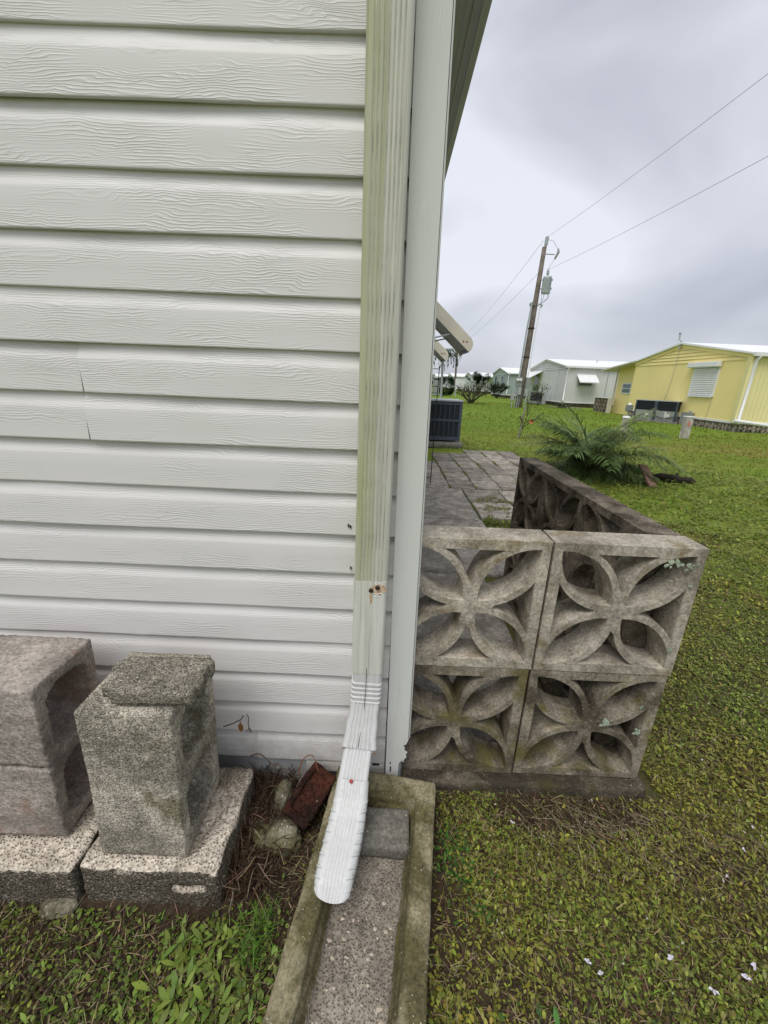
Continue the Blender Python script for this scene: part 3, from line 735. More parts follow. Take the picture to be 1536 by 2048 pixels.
# ------------------------------------------------------------------ breeze block wall
def breeze_mesh(name, mats, S_=.378, D_=.092, fine=True):
    H = S_/2; step = 12 if fine else 5
    holes = []
    def lens(sx, sy):
        a = Vector((.018*S_/.378, .018*S_/.378)); b = Vector((H-.021, H-.021))
        mid = (a+b)/2; d = (b-a); L_ = d.length; d.normalize(); nrm = Vector((-d.y, d.x)); hw = .0470*S_/.378
        rad = (L_*L_/4+hw*hw)/(2*hw); pts = []
        for sgn in (1, -1):
            c = mid-nrm*sgn*(rad-hw); ang = math.asin(L_/2/rad)
            rng = [ang-2*ang*i/step for i in range(step)]
            for t in rng:
                tt = -t if sgn == 1 else t
                p = c+nrm*sgn*rad*math.cos(t)+d*rad*math.sin(tt); pts.append(p)
        return [(p.x*sx, p.y*sy) for p in pts]
    def tri(k):
        rib = .0168*S_/.378; a = Vector((.018*S_/.378, .018*S_/.378)); b = Vector((H-.021, H-.021)); mid = (a+b)/2; d = (b-a); L_ = d.length; d.normalize(); nrm = Vector((-d.y, d.x)); hw = .0470*S_/.378
        rad = (L_*L_/4+hw*hw)/(2*hw); c = mid-nrm*(rad-hw); R2 = rad+rib
        yt = H-.027*S_/.378
        # outer offset arc of the lens that faces the +y side triangle
        pts = []
        # solve x=0 and y=yt crossings
        y_ap = c.y-0+0
        x0 = 0.004; yy0 = c.y+math.sqrt(max(0, R2*R2-(x0-c.x)**2))
        x1 = c.x+math.sqrt(max(0, R2*R2-(yt-c.y)**2)); x1b = c.x-math.sqrt(max(0, R2*R2-(yt-c.y)**2))
        cand = [q for q in (x1, x1b) if 0 < q < yt]
        xe = min(cand) if cand else yt*.6
        a0 = math.atan2(yy0-c.y, x0-c.x); a1 = math.atan2(yt-c.y, xe-c.x)
        for i in range(step+1):
            t = a0+(a1-a0)*i/step; pts.append((c.x+R2*math.cos(t), c.y+R2*math.sin(t)))
        full = pts+[(-x, y) for x, y in pts[::-1]][:-1]
        ca, sa = [(1, 0), (0, 1), (-1, 0), (0, -1)][k]
        return [(x*ca-y*sa, x*sa+y*ca) for x, y in full]
    for sx, sy in ((1, 1), (-1, 1), (-1, -1), (1, -1)):
        q = lens(sx, sy); holes.append(q)
    for k in range(4): holes.append(tri(k))
    outer = [(-H, -H), (H, -H), (H, H), (-H, H)]
    loops = [outer]+holes
    pts2 = []; edges = []
    for lp in loops:
        b = len(pts2); pts2 += [Vector(p) for p in lp]; edges += [(b+i, b+(i+1) % len(lp)) for i in range(len(lp))]
    res = delaunay_2d_cdt(pts2, edges, [], 0, 1e-7)
    rv, _, rf = res[0], res[1], res[2]
    def inside(p, poly):
        c_ = False; j = len(poly)-1
        for i in range(len(poly)):
            if (poly[i][1] > p[1]) != (poly[j][1] > p[1]) and p[0] < (poly[j][0]-poly[i][0])*(p[1]-poly[i][1])/(poly[j][1]-poly[i][1])+poly[i][0]: c_ = not c_
            j = i
        return c_
    mb = MB()
    fr = [t for t in rf if not any(inside(sum((rv[i] for i in t), Vector((0, 0)))/3, h) for h in holes)]
    for yy in (0, D_): mb.add([(p.x, yy, p.y) for p in rv], fr)
    def shrink(lp, k):
        c_ = sum((Vector(p) for p in lp), Vector((0, 0)))/len(lp); return [c_+(Vector(p)-c_)*k for p in lp]
    for li, lp in enumerate(loops):
        n_ = len(lp)
        if li == 0: rings = [(0, 1), (.0015, 1.004), (D_-.0015, 1.004), (D_, 1)]
        else: rings = [(0, 1), (.0025, .98), (D_*.5, .93), (D_-.0025, .98), (D_, 1)]
        vs = []
        for yy, k in rings: vs += [(p[0], yy, p[1]) for p in shrink(lp, k)]
        mb.add(vs, [(r*n_+i, r*n_+(i+1) % n_, (r+1)*n_+(i+1) % n_, (r+1)*n_+i) for r in range(len(rings)-1) for i in range(n_)])
    me = bpy.data.meshes.new(name); me.from_pydata([tuple(q) for q in mb.v], [], mb.f)
    bm = bmesh.new(); bm.from_mesh(me); bmesh.ops.remove_doubles(bm, verts=bm.verts, dist=1e-5); bmesh.ops.recalc_face_normals(bm, faces=bm.faces); bm.to_mesh(me); bm.free()
    me.materials.append(mats); return me
BW = .3805
bwall = thing('breeze_block_wall', (.5, .08, 0), 'L-shaped low wall of weathered concrete breeze blocks with petal openings beside the house corner', 'breeze block wall')
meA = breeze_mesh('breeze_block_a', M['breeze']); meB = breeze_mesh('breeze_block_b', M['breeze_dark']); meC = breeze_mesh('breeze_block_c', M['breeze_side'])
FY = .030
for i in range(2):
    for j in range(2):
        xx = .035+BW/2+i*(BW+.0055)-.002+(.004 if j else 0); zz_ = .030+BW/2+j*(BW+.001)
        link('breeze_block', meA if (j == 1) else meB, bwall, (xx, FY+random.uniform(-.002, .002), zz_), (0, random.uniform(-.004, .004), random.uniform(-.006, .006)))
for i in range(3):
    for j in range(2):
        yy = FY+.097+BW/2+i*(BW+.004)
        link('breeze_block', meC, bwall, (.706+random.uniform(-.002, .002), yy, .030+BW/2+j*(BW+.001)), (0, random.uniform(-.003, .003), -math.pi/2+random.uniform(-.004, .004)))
# lichen crusts on the right hand blocks
mb = MB(); rr = random.Random(5)
for (cx, cz, s_, n_) in ((.725, .748, .022, 9), (.770, .742, .016, 6), (.775, .69, .010, 3), (.672, .245, .020, 9), (.655, .238, .014, 5), (.755, .215, .014, 6), (.745, .30, .008, 2), (.772, .50, .010, 3), (.735, .70, .010, 2)):
    for q in range(n_):
        x = cx+rr.uniform(-1, 1)*s_; z_ = cz+rr.uniform(-.6, .6)*s_; r_ = rr.uniform(.003, .008)
        ring = [(x+r_*rr.uniform(.6, 1.25)*math.cos(6.283*k/9), FY-.0030, z_+r_*rr.uniform(.6, 1.25)*math.sin(6.283*k/9)) for k in range(9)]
        mb.add(ring+[(x, FY-.0042, z_)], [(k, (k+1) % 9, 9) for k in range(9)])
ML = concrete('lichen', (.42, .50, .40), (.30, .36, .27), speckamt=.1)
# sit the crusts only where block surface is
o = mb.build('lichen_crust', ML, bwall); tag(o, kind='stuff')
# footing
v, f = voxmesh(seg(.02, .81, .012), seg(FY-.035, FY+.12, .011), seg(-.04, .028, .011), lambda X, Y, Z: X == X, 2, .5, (.005, 16, .002, 60, 1.7))
meshobj('footing', v, f, M['footing'], bwall)
v, f = voxmesh(seg(.66, .83, .015), seg(FY+.11, 1.30, .015), seg(-.04, .027, .012), lambda X, Y, Z: X == X, 2, .5, (.005, 16, .002, 60, 2.7))
meshobj('footing', v, f, M['footing'], bwall)

# ------------------------------------------------------------------ patio pavers and slab
patio = thing('patio', (1.5, 4.9, 0), 'patio of weathered square concrete pavers with moss in the joints behind the breeze block wall', 'patio')
def paver_mesh(wd, dp, seed):
    mb = MB(); rr = random.Random(seed); e = .006; t_ = .022
    c = [(-wd/2, -dp/2), (wd/2, -dp/2), (wd/2, dp/2), (-wd/2, dp/2)]
    c = [(x+rr.uniform(-.004, .004), y+rr.uniform(-.004, .004)) for x, y in c]
    lo = [(x, y, -.03) for x, y in c]; mi_ = [(x, y, t_-e) for x, y in c]; hi = [(x*(1-2*e/wd), y*(1-2*e/dp), t_) for x, y in c]
    mb.add(lo+mi_+hi, [(i, (i+1) % 4, 4+(i+1) % 4, 4+i) for i in range(4)]+[(4+i, 4+(i+1) % 4, 8+(i+1) % 4, 8+i) for i in range(4)]+[(8, 9, 10, 11)])
    me = bpy.data.meshes.new('paver'); me.from_pydata(mb.v, [], mb.f); return me
pm = []
for s_ in range(4):
    me = paver_mesh(.291, .390, s_); me.materials.append(M['patio']); pm.append(me)
xg = .72
for i in range(5):
    for j in range(7):
        x = xg+.3*i+.15; y = 3.63+.2+.405*j
        if x < 1.2 and y > 6.2: continue
        if x > 1.9 and y < 4.2: continue
        link('paver', random.choice(pm), patio, (x+.01*math.sin(j), y, random.uniform(-.004, .003)), (random.uniform(-.006, .006), random.uniform(-.006, .006), random.uniform(-.012, .012)))
for i in range(2):
    for j in range(4): link('paver', random.choice(pm), patio, (.27+.3*i, 3.83+.405*j, random.uniform(-.004, .002)), (0, 0, random.uniform(-.01, .01)))
big = paver_mesh(.40, .50, 9); big.materials.append(M['patio'])
for (x, y) in ((1.05, 3.34), (1.46, 3.35), (1.87, 3.36), (1.06, 2.83), (1.47, 2.84)):
    link('paver', big, patio, (x, y, -.006), (0, 0, random.uniform(-.02, .02)))
slb = thing('concrete_path', (.45, 2, 0), 'pale concrete slab path running beside the house wall behind the breeze block wall', 'path')
for (y0, y1, x1) in ((2.50, 3.60, .83), (1.42, 2.49, .84), (.62, 1.41, .62), (.16, .61, .60)):
    v, f = voxmesh(seg(.10, x1, .05), seg(y0, y1, .05), np.array([-.03, .012, .020]), lambda X, Y, Z: X == X, 0, 0, (.0025, 5, .001, 20, y0))
    meshobj('slab', v, f, M['slabconc'], slb)

# ------------------------------------------------------------------ things along the house
def awning(yy, label):
    xw, zw = HX1+.02, 2.17; xt, zt = .86, 1.50; th = .12; wd = .62
    a = thing('window_awning', (.4, yy+wd/2, 1.5), label, 'awning', 'aluminium awnings over the side windows')
    d = Vector((xt-xw, 0, zt-zw)).normalized(); n_ = Vector((-d.z, 0, d.x)); n_ = n_ if n_.z > 0 else -n_
    L_ = (Vector((xt, 0, zt))-Vector((xw, 0, zw))).length
    A = Vector((xw, yy, zw))
    poly = [A, A+n_*th]
    for i in range(7):
        t = math.pi/2*i/6; poly.append(A+d*(L_-.10+.10*math.sin(t))+n_*(th-.10+.10*math.cos(t)))
    poly += [A+d*L_, A+d*(L_-.05)]
    MB().prism(poly, (0, .012, 0)).build('end_panel', M['cream'], a)
    MB().prism([p+Vector((0, wd-.012, 0)) for p in poly], (0, .012, 0)).build('end_panel', M['cream'], a)
    top_ = [A+n_*th]+poly[2:-2]+[A+d*L_]
    mb = MB()
    for p, q in zip(top_[:-1], top_[1:]):
        mb.prism([p+Vector((0, .012, 0)), q+Vector((0, .012, 0)), q-n_*.004-d*.003+Vector((0, .012, 0)), p-n_*.004+Vector((0, .012, 0))], (0, wd-.024, 0))
    mb.build('canopy_sheet', M['white'], a)
    mb = MB(); mb.prism([A+Vector((0, .014, 0))+n_*.02, A+d*(L_-.04)+Vector((0, .014, 0))+n_*.02, A+d*(L_-.04)+Vector((0, .014, 0))+n_*.028, A+Vector((0, .014, 0))+n_*.028], (0, wd-.028, 0))
    for q in (.35, .7): mb.box(A.x+d.x*L_*q, A.x+d.x*L_*q+.02, yy+.02, yy+wd-.02, A.z+d.z*L_*q-.015, A.z+d.z*L_*q+.03)
    mb.build('underside', M['awnunder'], a)
    for q in (.02, wd-.03): MB().tube([(xw, yy+q, 1.55), (xw+.60, yy+q, 1.70)], .008, 6).build('brace', M['galv'], a)
    mb = MB()
    for q in ((.10, .06), (.13, .035)):
        c = A+d*(L_-q[0])+n_*q[1]; disc(mb, (c.x, yy, c.z), .010, .004)
    mb.build('bolt', M['rust'], a)
    return a
awning(4.05, 'nearer cream edged aluminium awning jutting from the house side, rusty bolts on its rounded end')
awning(6.15, 'farther and smaller looking aluminium awning jutting out behind the first one')

def ac_unit():
    a = thing('air_conditioner', (1.02, 7.15, 0), 'dark slate blue air conditioner condenser with grille on a concrete pad by the patio', 'air conditioner')
    x0, x1, y0, y1, z0, z1 = .69, 1.325, 6.86, 7.50, .125, .855
    MB().box(x0+.01, x1-.01, y0+.012, y1-.01, z0+.01, z1-.02).build('coil', M['acfin'], a)
    for sx in (x0, x1-.05):
        for sy in (y0, y1-.05): MB().box(sx, sx+.05, sy, sy+.05, z0, z1-.02).build('corner_post', M['acblue'], a)
    for z_ in (z0, z0+.35, z1-.075): MB().box(x0+.05, x1-.05, y0+.002, y0+.014, z_, z_+.04 if z_ != z0 else z_+.07).build('grille_rail', M['acblue'], a)
    for i in range(1, 6):
        xx = x0+.05+i*(x1-x0-.1)/6; MB().box(xx-.006, xx+.006, y0-.002, y0+.011, z0+.07, z1-.07).build('grille_bar', M['acblue'], a)
    for i in range(1, 5):
        yy = y0+.05+i*(y1-y0-.1)/5; MB().box(x1-.011, x1+.002, yy-.006, yy+.006, z0+.07, z1-.07).build('grille_bar', M['acblue'], a)
    MB().box(x0-.01, x1+.01, y0-.01, y1+.01, z1-.02, z1+.008).build('lid', M['galv'], a, bevel=.006)
    for sx in (x0+.03, x1-.07): MB().box(sx, sx+.03, y0+.02, y0+.05, .098, z0).build('foot', M['galv'], a)
    v, f = voxmesh(seg(.55, 1.36, .05), seg(6.70, 7.62, .05), np.array([-.02, .05, .098]), lambda X, Y, Z: X == X, 0, 0, (.004, 8, 0, 1, 1.1))
    tag(meshobj('equipment_pad', v, f, M['pavergrey'], None, (1, 7.1, 0)), 'dark concrete pad under the slate blue air conditioner', 'pad')
ac_unit()
tr_ = thing('wire_trellis', (.46, 3.7, 0), 'thin black wire trellis standing by the house wall near the patio', 'trellis')
for dx in (0, .13, .26): MB().tube([(.24+dx, 3.75, 0), (.245+dx, 3.75, 1.33)], .005, 6).build('upright', M['black'], tr_)
for zz_ in (.10, .45, .75, 1.05, 1.12, 1.30): MB().tube([(.24, 3.75, zz_), (.505, 3.75, zz_)], .004, 6).build('crossbar', M['black'], tr_)
MB().tube([(.505, 3.75, 1.3), (.53, 3.75, 1.36), (.56, 3.75, 1.34), (.565, 3.75, 1.28)], .004, 6).build('hook', M['black'], tr_)

# ------------------------------------------------------------------ far homes
def gable_home(y0, y1, name, label, wall, x0=11.2, ze=2.35, zr=2.93, zt=.28, length=16, skirt='blocks', group=None, bands=5, wall2=None, blk=None, apex=None):
    a = thing(name, (x0+length/2, (y0+y1)/2, 0), label, 'mobile home', group)
    ym = apex if apex else (y0+y1)/2
    mb = MB(); mb.box(x0, x0+length, y0, y1, zt, ze); mb.prism([(x0, y0, ze), (x0, y1, ze), (x0, ym, zr-.06)], (length, 0, 0)); mb.build('wall', wall2 or wall, a)
    MB().prism([(x0-.006, y0-.004, zt+.05), (x0-.006, y0-.004, ze-.12), (x0-.006, y1, ze-.12), (x0-.006, y1, zt+.05)], (-.006, 0, 0)).build('gable_wall', wall, a)
    # lapped boards filling the gable
    h = (zr-.10)-(ze-.12)
    for i in range(bands):
        za = ze-.12+h*i/bands; zb = ze-.12+h*(i+1)/bands-.012
        def yr(z_, s):
            t = (z_-(ze-.12))/h; t = min(1, max(0, t)); return (y0+(ym-y0)*t) if s else (y1+(ym-y1)*t)
        if i == bands-1: poly = [(yr(za, 1), za), (yr(za, 0), za), (ym, ze-.12+h)]
        else: poly = [(yr(za, 1), za), (yr(za, 0), za), (yr(zb, 0), zb), (yr(zb, 1), zb)]
        p3 = [(x0-.04 if j < 2 else x0-.012, q[0], q[1]) for j, q in enumerate(poly)]
        MB().prism(p3, (.03, 0, 0)).build('gable_board', wall, a)
    for (ya, yb) in ((y0, ym), (y1, ym)):  # raking boards
        MB().prism([(x0-.055, ya, ze-.10), (x0-.055, ya, ze+.03), (x0-.055, yb, zr), (x0-.055, yb, zr-.13)], (.03, 0, 0)).build('rake_board', wall, a)
    rf = MB(); e = .10
    rf.prism([(x0-.14, y0-e, ze+.02), (x0-.14, y0-e, ze+.07), (x0-.14, ym, zr+.07), (x0-.14, y1+e, ze+.07), (x0-.14, y1+e, ze+.02), (x0-.14, ym, zr+.005)], (length+.3, 0, 0))
    roof = rf.build('roof', M['roofw'], a)
    MB().box(x0-.14, x0+length+.1, y0-e-.09, y0-e, ze-.04, ze+.07).build('gutter', M['white'], a)
    for q in (.18, .45): MB().tube([(x0+length*q, ym-1.2, ze+.2), (x0+length*q, ym-1.2, ze+.62)], .035, 8).build('vent_pipe', M['galv'], roof)
    MB().box(x0-.03, x0+length, y0-.02, y1+.01, zt-.02, zt+.05).build('base_trim', M['white'], a)
    if skirt == 'blocks':
        me = breeze_mesh('skirt_block', M['breeze'], .30, .08, False)
        n_ = int((y1-y0)/.305)
        for i in range(n_): link('skirt_block', me, a, (x0+.0, y0+.17+.305*i, .105), (0, 0, -math.pi/2))
        for i in range(24): link('skirt_block', me, a, (x0+.2+.305*i, y0, .105))
        MB().box(x0+.15, x0+length, y0+.13, y1-.05, 0, zt-.02).build('crawl_space', M['dark'], a)
    else: MB().box(x0+.01, x0+length, y0+.01, y1-.01, -.05, zt-.02).build('skirting', M['footing'], a)
    MB().tube([(x0+.05, y0-.15, ze-.02), (x0+.03, y0-.07, ze-.15), (x0+.01, y0-.07, .42), (x0-.02, y0-.16, .36)], .05, 8).build('drain_pipe', M['white'], a, smooth=True)
    return a
HG = 'mobile homes in a row across the lawn'
ye = gable_home(12.75, 19.15, 'mobile_home', 'yellow mobile home with white roller shutter, skirted by petal breeze blocks', M['yellow'], group=HG, wall2=M['yellow2'], apex=16.2)
# roller shutter
X = 11.2-.013
MB().box(X-.04, X, 13.98, 15.22, 1.06, 2.12).build('shutter_frame', M['white'], ye)
sh = MB().box(X-.20, X-.03, 13.92, 15.42, 2.04, 2.22).build('shutter_box', M['white'], ye, bevel=.02)
mb = MB()
for i in range(15):
    z_ = 1.09+i*.062; mb.prism([(X-.055, 14.06, z_), (X-.072, 14.06, z_+.028), (X-.055, 14.06, z_+.054)], (0, 1.06, 0))
mb.build('shutter_slats', M['white'], ye)
MB().box(X-.09, X-.03, 14.02, 15.16, 1.03, 1.075).build('sill', M['white'], ye)
for y_ in (13.9, 15.35, 17.0, 18.1): MB().box(11.182, 11.1885, y_, y_+.025, .34, 2.22).build('panel_seam', M['yellow2'], ye)
MB().box(11.10, 11.19, 12.70, 12.86, .30, 2.30).build('corner_trim', M['yellow2'], ye)
for y_ in (14.8, 17.6): MB().box(11.165, 11.1885, y_, y_+.14, .42, .52).build('wall_vent', M['galv'], ye)
# extension room at the far end with a low flat roof
mb = MB(); mb.prism([(11.7, 19.14, -.02), (11.7, 19.14, 2.40), (11.7, 21.45, 2.16), (11.7, 21.45, -.02)], (6, 0, 0)); mb.build('lean_to_wall', M['yellow'], ye)
mb = MB(); mb.prism([(11.05, 19.0, 2.42), (11.05, 19.0, 2.47), (11.05, 22.1, 2.14), (11.05, 22.1, 2.07)], (7, 0, 0)); mb.build('lean_to_roof', M['cream'], ye)
MB().tube([(11.66, 21.5, 2.15), (11.66, 21.52, 1.95), (11.66, 21.52, .1)], .04, 8).build('drain_pipe', M['cream'], ye)
wi = MB().box(11.66, 11.7, 20.02, 20.84, .99, 1.51).build('window', M['white'], ye)
for (za, zb) in ((1.05, 1.23), (1.27, 1.45)): MB().box(11.650, 11.658, 20.09, 20.77, za, zb).build('pane', M['glass'], wi)
# mast and cable
MB().tube([(11.1, 16.25, 2.75), (11.1, 16.25, 3.05), (11.1, 16.4, 3.12), (11.1, 16.42, 3.3)], .03, 8).build('mast_pipe', M['galv'], ye)
MB().tube([(11.1, 16.42, 3.28), (11.1, 16.42, 3.36)], [.03, .055], 8).build('mast_cap', M['galv'], ye)
MB().tube([(11.12, 16.25, 2.9), (11.12, 16.28, 2.2), (11.14, 16.35, 1.5), (11.14, 16.5, .8)], .008, 5).build('cable', M['wire'], ye)
MB().tube([(11.17, 14.0, 1.05), (11.17, 14.05, .3)], .006, 5).build('cable', M['wire'], ye)
MB().tube([(11.0, 12.58, .36), (13.5, 12.4, .12), (15, 12.3, .10)], .055, 8).build('drain_pipe', M['white'], ye)
gr = gable_home(26.4, 33.5, 'mobile_home', 'pale grey-green mobile home with white window awning, behind the utility pole', M['greyh'], x0=11.0, ze=2.42, zr=3.0, zt=.26, group=HG, skirt='solid', bands=5, apex=30.0)
aw_ = MB(); aw_.prism([(11.65, 26.39, 2.02), (11.65, 25.75, 1.56), (11.65, 25.75, 1.50), (11.65, 26.39, 1.96)], (1.2, 0, 0)); aw_.build('window_awning', M['white'], gr)
for y_ in (27.6, 29.2, 30.9): MB().box(10.975, 10.9885, y_, y_+.03, .32, 2.28).build('panel_seam', M['galv'], gr)
for x_ in (13.6, 15.8, 18.0): MB().box(x_, x_+.04, 26.375, 26.396, .32, 2.35).build('panel_seam', M['galv'], gr)
wg = MB().box(11.78, 12.7, 26.34, 26.385, 1.3, 1.95).build('window', M['galv'], gr); MB().box(11.84, 12.64, 26.32, 26.335, 1.36, 1.9).build('pane', M['glass'], wg)
mb = MB(); mb.prism([(10.95, 30.6, 2.25), (10.95, 33.6, 2.25), (10.0, 33.6, 1.72), (10.0, 30.6, 1.72)], (0, 0, .04)); mb.build('door_awning', M['white'], gr)
MB().box(10.96, 10.985, 31.3, 32.2, .3, 2.05).build('door', M['glass'], gr)
MB().tube([(10.02, 30.7, 0), (10.02, 30.7, 1.72)], .03, 6).build('awning_post', M['white'], gr)
gn = gable_home(39.9, 46.0, 'mobile_home', 'sage green mobile home with two dark window awnings, left of the utility pole', M['greenh'], x0=11.0, ze=2.25, zr=2.82, group=HG, skirt='solid', bands=2)
for y_ in (41.2, 43.8):
    wq = MB().box(10.90, 10.98, y_, y_+.75, .95, 2.1).build('window', M['galv'], gn); MB().box(10.87, 10.9, y_+.08, y_+.67, 1.0, 2.0).build('pane', M['glass'], wq)
g4 = gable_home(57.5, 63.8, 'mobile_home', 'distant pale grey mobile home with open carport posts beyond the bare shrub', M['whiteh'], x0=11.0, ze=2.2, zr=2.72, group=HG, skirt='solid', bands=2)
for q in (13.5, 16, 18.5, 21): MB().box(q, q+.15, 55.6, 55.75, 0, 2.1).build('carport_post', M['white'], g4)
MB().box(12.5, 24, 55.4, 57.5, 2.1, 2.2).build('carport_roof', M['white'], g4)
gable_home(74, 80.5, 'mobile_home', 'farther white mobile home glimpsed over the hedge', M['whiteh'], x0=10.6, ze=2.3, zr=2.85, group=HG, skirt='solid', bands=2)
gable_home(92, 99, 'mobile_home', 'farthest white mobile home on the horizon by the house corner', M['whiteh'], x0=9.6, ze=2.4, zr=3.0, group=HG, skirt='solid', bands=2)

# planter wall of breeze blocks by the yellow home
pw = thing('planter_wall', (11.2, 22.0, 0), 'low dark stained breeze block planter wall at the far end of the yellow home', 'planter wall')
me = breeze_mesh('planter_block', M['breeze_dark'], .36, .08, False)
for i in range(4):
    for j in range(2): link('breeze_block', me, pw, (11.25, 21.3+.37*i, .18+.362*j), (0, 0, -math.pi/2))
MB().box(11.22, 11.40, 21.08, 22.62, .725, .77).build('cap', M['white'], pw); MB().box(11.2, 11.36, 20.93, 21.09, -.02, .75).build('end_post', M['cream'], pw)

def condenser_pair():
    p0 = Vector((10.0, 16.45, 0)); p1 = Vector((10.92, 15.25, 0)); d = (p1-p0).normalized(); nrm = Vector((-d.y, d.x, 0)); nrm = nrm if nrm.x > 0 else -nrm
    L_ = (p1-p0).length/2; ang = math.atan2(d.y, d.x)
    for i in range(2):
        b = p0+d*(L_*i)
        a = thing('air_conditioner', tuple(b+d*L_*.5+nrm*.3), ['grey condenser, left one of the pair in front of the yellow home', 'grey condenser with a black hose, right one of the pair before the yellow home'][i], 'air conditioner', 'condensers before the yellow home')
        def bx(s0, s1, t0, t1, z0, z1, nm, mt, par=a):
            mb = MB(); q = [b+d*s0+nrm*t0, b+d*s1+nrm*t0, b+d*s1+nrm*t1, b+d*s0+nrm*t1]; mb.prism([p+Vector((0, 0, z0)) for p in q], (0, 0, z1-z0)); return mb.build(nm, mt, par)
        bx(.02, L_-.02, .02, .6, .06, .44, 'case', M['acgrey']); bx(.03, L_-.03, .03, .59, .44, .80, 'coil', M['acfin'])
        bx(0, L_, 0, .62, .80, .83, 'lid', M['galv'])
        for s0 in (0, L_-.05): bx(s0, s0+.05, -.005, .05, .06, .80, 'corner_post', M['acblue'])
        for q in range(3): bx(.05, L_-.05, .012, .02, .50+.09*q, .512+.09*q, 'grille_bar', M['black'])
        bx(.42, .54, .010, .0195, .22, .34, 'label_plate', M['paper'])
        if i == 1:
            bx(.36, .42, .008, .0195, .12, .42, 'label_plate', M['paper'])
            MB().tube([b+d*.05-nrm*.02+Vector((0, 0, .26)), b+d*.25-nrm*.04+Vector((0, 0, .17)), b+d*.5-nrm*.04+Vector((0, 0, .17)), b+d*.7-nrm*.02+Vector((0, 0, .24))], .016, 6).build('hose', M['black'], a)
    mb = MB(); q = [p0-d*.1-nrm*.1, p1+d*.1-nrm*.1, p1+d*.1+nrm*.7, p0-d*.1+nrm*.7]; mb.prism([p+Vector((0, 0, -.02)) for p in q], (0, 0, .075))
    tag(mb.build('equipment_pad', M['slabconc'], None, tuple((p0+p1)/2)), 'pale concrete pad under the pair of grey condensers', 'pad')
    mb = thing('meter_box', (10.15, 17.1, 0), 'small pale gas or water meter standing left of the condenser pair', 'meter')
    MB().tube([(10.15, 17.1, 0), (10.15, 17.1, .42)], .03, 8).build('pipe', M['galv'], mb); MB().box(10.02, 10.26, 16.98, 17.2, .30, .58).build('meter_case', M['acgrey'], mb, bevel=.03); MB().tube([(10.14, 17.1, .58), (10.14, 17.1, .66)], [.08, .04], 10).build('meter_dome', M['white'], mb)
    tag(MB().box(11.0, 11.17, 14.62, 15.1, -.02, .46).build('utility_box', M['acgrey'], None, (11.1, 14.9, 0), bevel=.01), 'low grey utility box against the yellow wall right of the condensers', 'utility box')
condenser_pair()
ag = thing('air_conditioner', (10.5, 29.6, 0), 'dark grey condenser beside the far grey-green home right of the utility pole', 'air conditioner')
MB().box(9.55, 10.3, 28.3, 29.0, .03, .85).build('case', M['acgrey'], ag, bevel=.02); MB().box(9.56, 10.29, 28.28, 28.3, .25, .78).build('grille', M['acfin'], ag); MB().box(10.35, 10.6, 28.2, 28.8, .02, .7).build('side_box', M['galv'], ag)
cb = thing('catch_basin', (10.3, 24.4, 0), 'dark grey drain box on the lawn under the grey-green home downspout', 'drain box')
MB().box(10.05, 10.45, 24.2, 24.55, -.02, .2).build('box', M['footing'], cb); MB().box(10.0, 10.5, 24.15, 24.6, .2, .26).build('lid', M['black'], cb)
tag(MB().box(9.6, 11.6, 24.7, 25.0, -.01, .035).build('splash_slab', M['slabconc'], None, (10.6, 24.85, 0)), 'thin pale slab lying on the lawn behind the drain box', 'slab')

